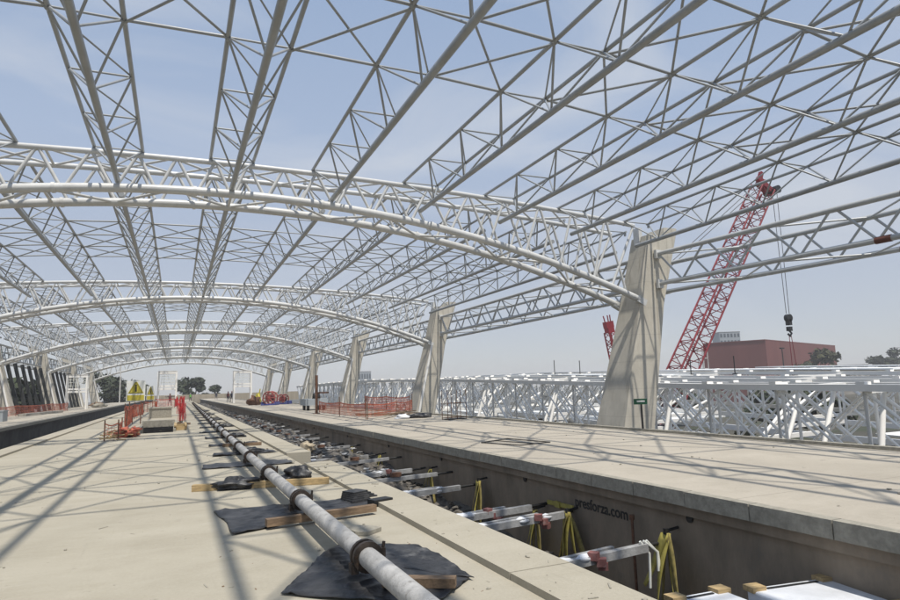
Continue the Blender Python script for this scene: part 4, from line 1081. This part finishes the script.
b=MB(); b.tube((HB.x,59.7,HB.z),(HB.x,60.3,HB.z),.52,18); b.box((HB.x,60,HB.z-.6),(.55,.6,.8)); b.box((HB.x,60,HB.z-1.5),(.5,.6,.6)); hb_=b.build('hook_block',M['blackmetal'],r); MB().poly([(HB.x,60,HB.z-1.2),(HB.x,60,HB.z-1.8),(HB.x+.35,60,HB.z-2.1),(HB.x,60,HB.z-2.5),(HB.x-.35,60,HB.z-2.2)],.14,8).build('hook',M['blackmetal'],hb_)
b=MB()
for dx in (-.45,.5): b.tube((HB.x+dx*.4,60,HB.z-2.2),(HB.x+.4+dx*1.4,60,-2.),.045,6)
b.build('load_sling',M['red'],r)
b=MB()
for dy in (-.8,.8): b.tube(tuple(B+Vector((-.5,dy,.5))),(51.,60+dy*.6,11.8),.05,6)
b.build('pendant_line',M['cable'],r)
b=MB()
for dy in (-.6,.6): b.tube((51.,60+dy*.8,11.8),(48.5,60+dy*2,-4),.14,8)
b.tube((51.,59.4,11.8),(51.,60.6,11.8),.12,8); b.build('gantry_mast',M['red'],r)
b=MB(); b.box((48,60,-5.2),(8,4.4,2.6)); b.box((44.2,60,-4.8),(2.2,4.6,3.)); b.build('house',M['red'],r)
for s in (-1,1):
    b=MB(); b.box((48.5,60+s*2.6,-7.3),(8.4,1.2,1.3)); b.tube((44.3,60+s*2.6-.6,-7.3),(44.3,60+s*2.6+.6,-7.3),.66,14); b.tube((52.7,60+s*2.6-.6,-7.3),(52.7,60+s*2.6+.6,-7.3),.66,14); b.build('crawler_track',M['blackmetal'],r)
b=MB(); b.box((51,57.6,-4.6),(1.8,1.2,2.)); b.build('cab',M['glass'],r)
r=empty('small_crane','small red crane head showing left of the nearest right column','crane',(0,0,0))
A=Vector((49.4,60,-8)); B=Vector((46.65,60,7.3)); dd=(B-A).normalized(); u=dd.cross(Vector((0,1,0))).normalized()
ch=MB(); la=MB(); lattice(la,A,B,1.0,.95,u,v,22,.09,.045,ch); ch.build('boom_chords',M['red'],r); la.build('boom_lattice',M['red'],r)
b=MB(); b.bar(B-dd*.1,B+dd*.5,.85,.8,(0,1,0)); b.bar(B+dd*.5,B+dd*1.25,1.05,.7,(0,1,0))
for dx in (-.4,-.1,.4): b.tube(tuple(B+u*dx+dd*1.2),tuple(B+u*dx*1.2+dd*2.0),.07,6)
b.build('boom_head',M['red'],r)
b=MB(); b.box((49.4,60,-7.2),(3.,2.6,1.6)); b.build('house',M['red'],r)

# ------------------------------------------------------------------ the hazy air
b=MB(); b.box((200,550,13.),(2240,1740,44.)); hzo=b.build('haze',None)
hm=bpy.data.materials.new('haze'); hm.use_nodes=True; hn=hm.node_tree.nodes; hl=hm.node_tree.links
hn.remove(hn['Principled BSDF']); pv=hn.new('ShaderNodeVolumePrincipled'); pv.inputs['Color'].default_value=(.97,.97,.98,1); pv.inputs['Density'].default_value=.0006; pv.inputs['Anisotropy'].default_value=.0
hl.new(pv.outputs[0],hn['Material Output'].inputs['Volume']); hzo.data.materials.append(hm); tag(hzo,kind='stuff')
# things on the right platform stand on its surface
for o in list(col.objects):
    if o.parent is None and o.get('category') and o.name.split('.')[0] in ('mesh_barrier','rusty_post','timber_pile','black_tarp','white_bag','wire_cage','site_trolley','cable_reel','rust_heap','yellow_compactor','green_sign'):
        b_=[(o.matrix_basis@v.co) for v in o.data.vertices] if o.type=='MESH' else None
        x=sum(v.x for v in b_)/len(b_) if b_ else o.location.x
        if o.name.startswith('mesh_barrier'):
            x=o.children[0].data.vertices[0].co.x
        if x>6: o.location.z+=PZ
for o in col.objects:
    if o.name.startswith('portal_tower') and o.location.x>6: o.location.z+=PZ
    if o.name.startswith('person') and o.location.x>6: o.location.z+=PZ
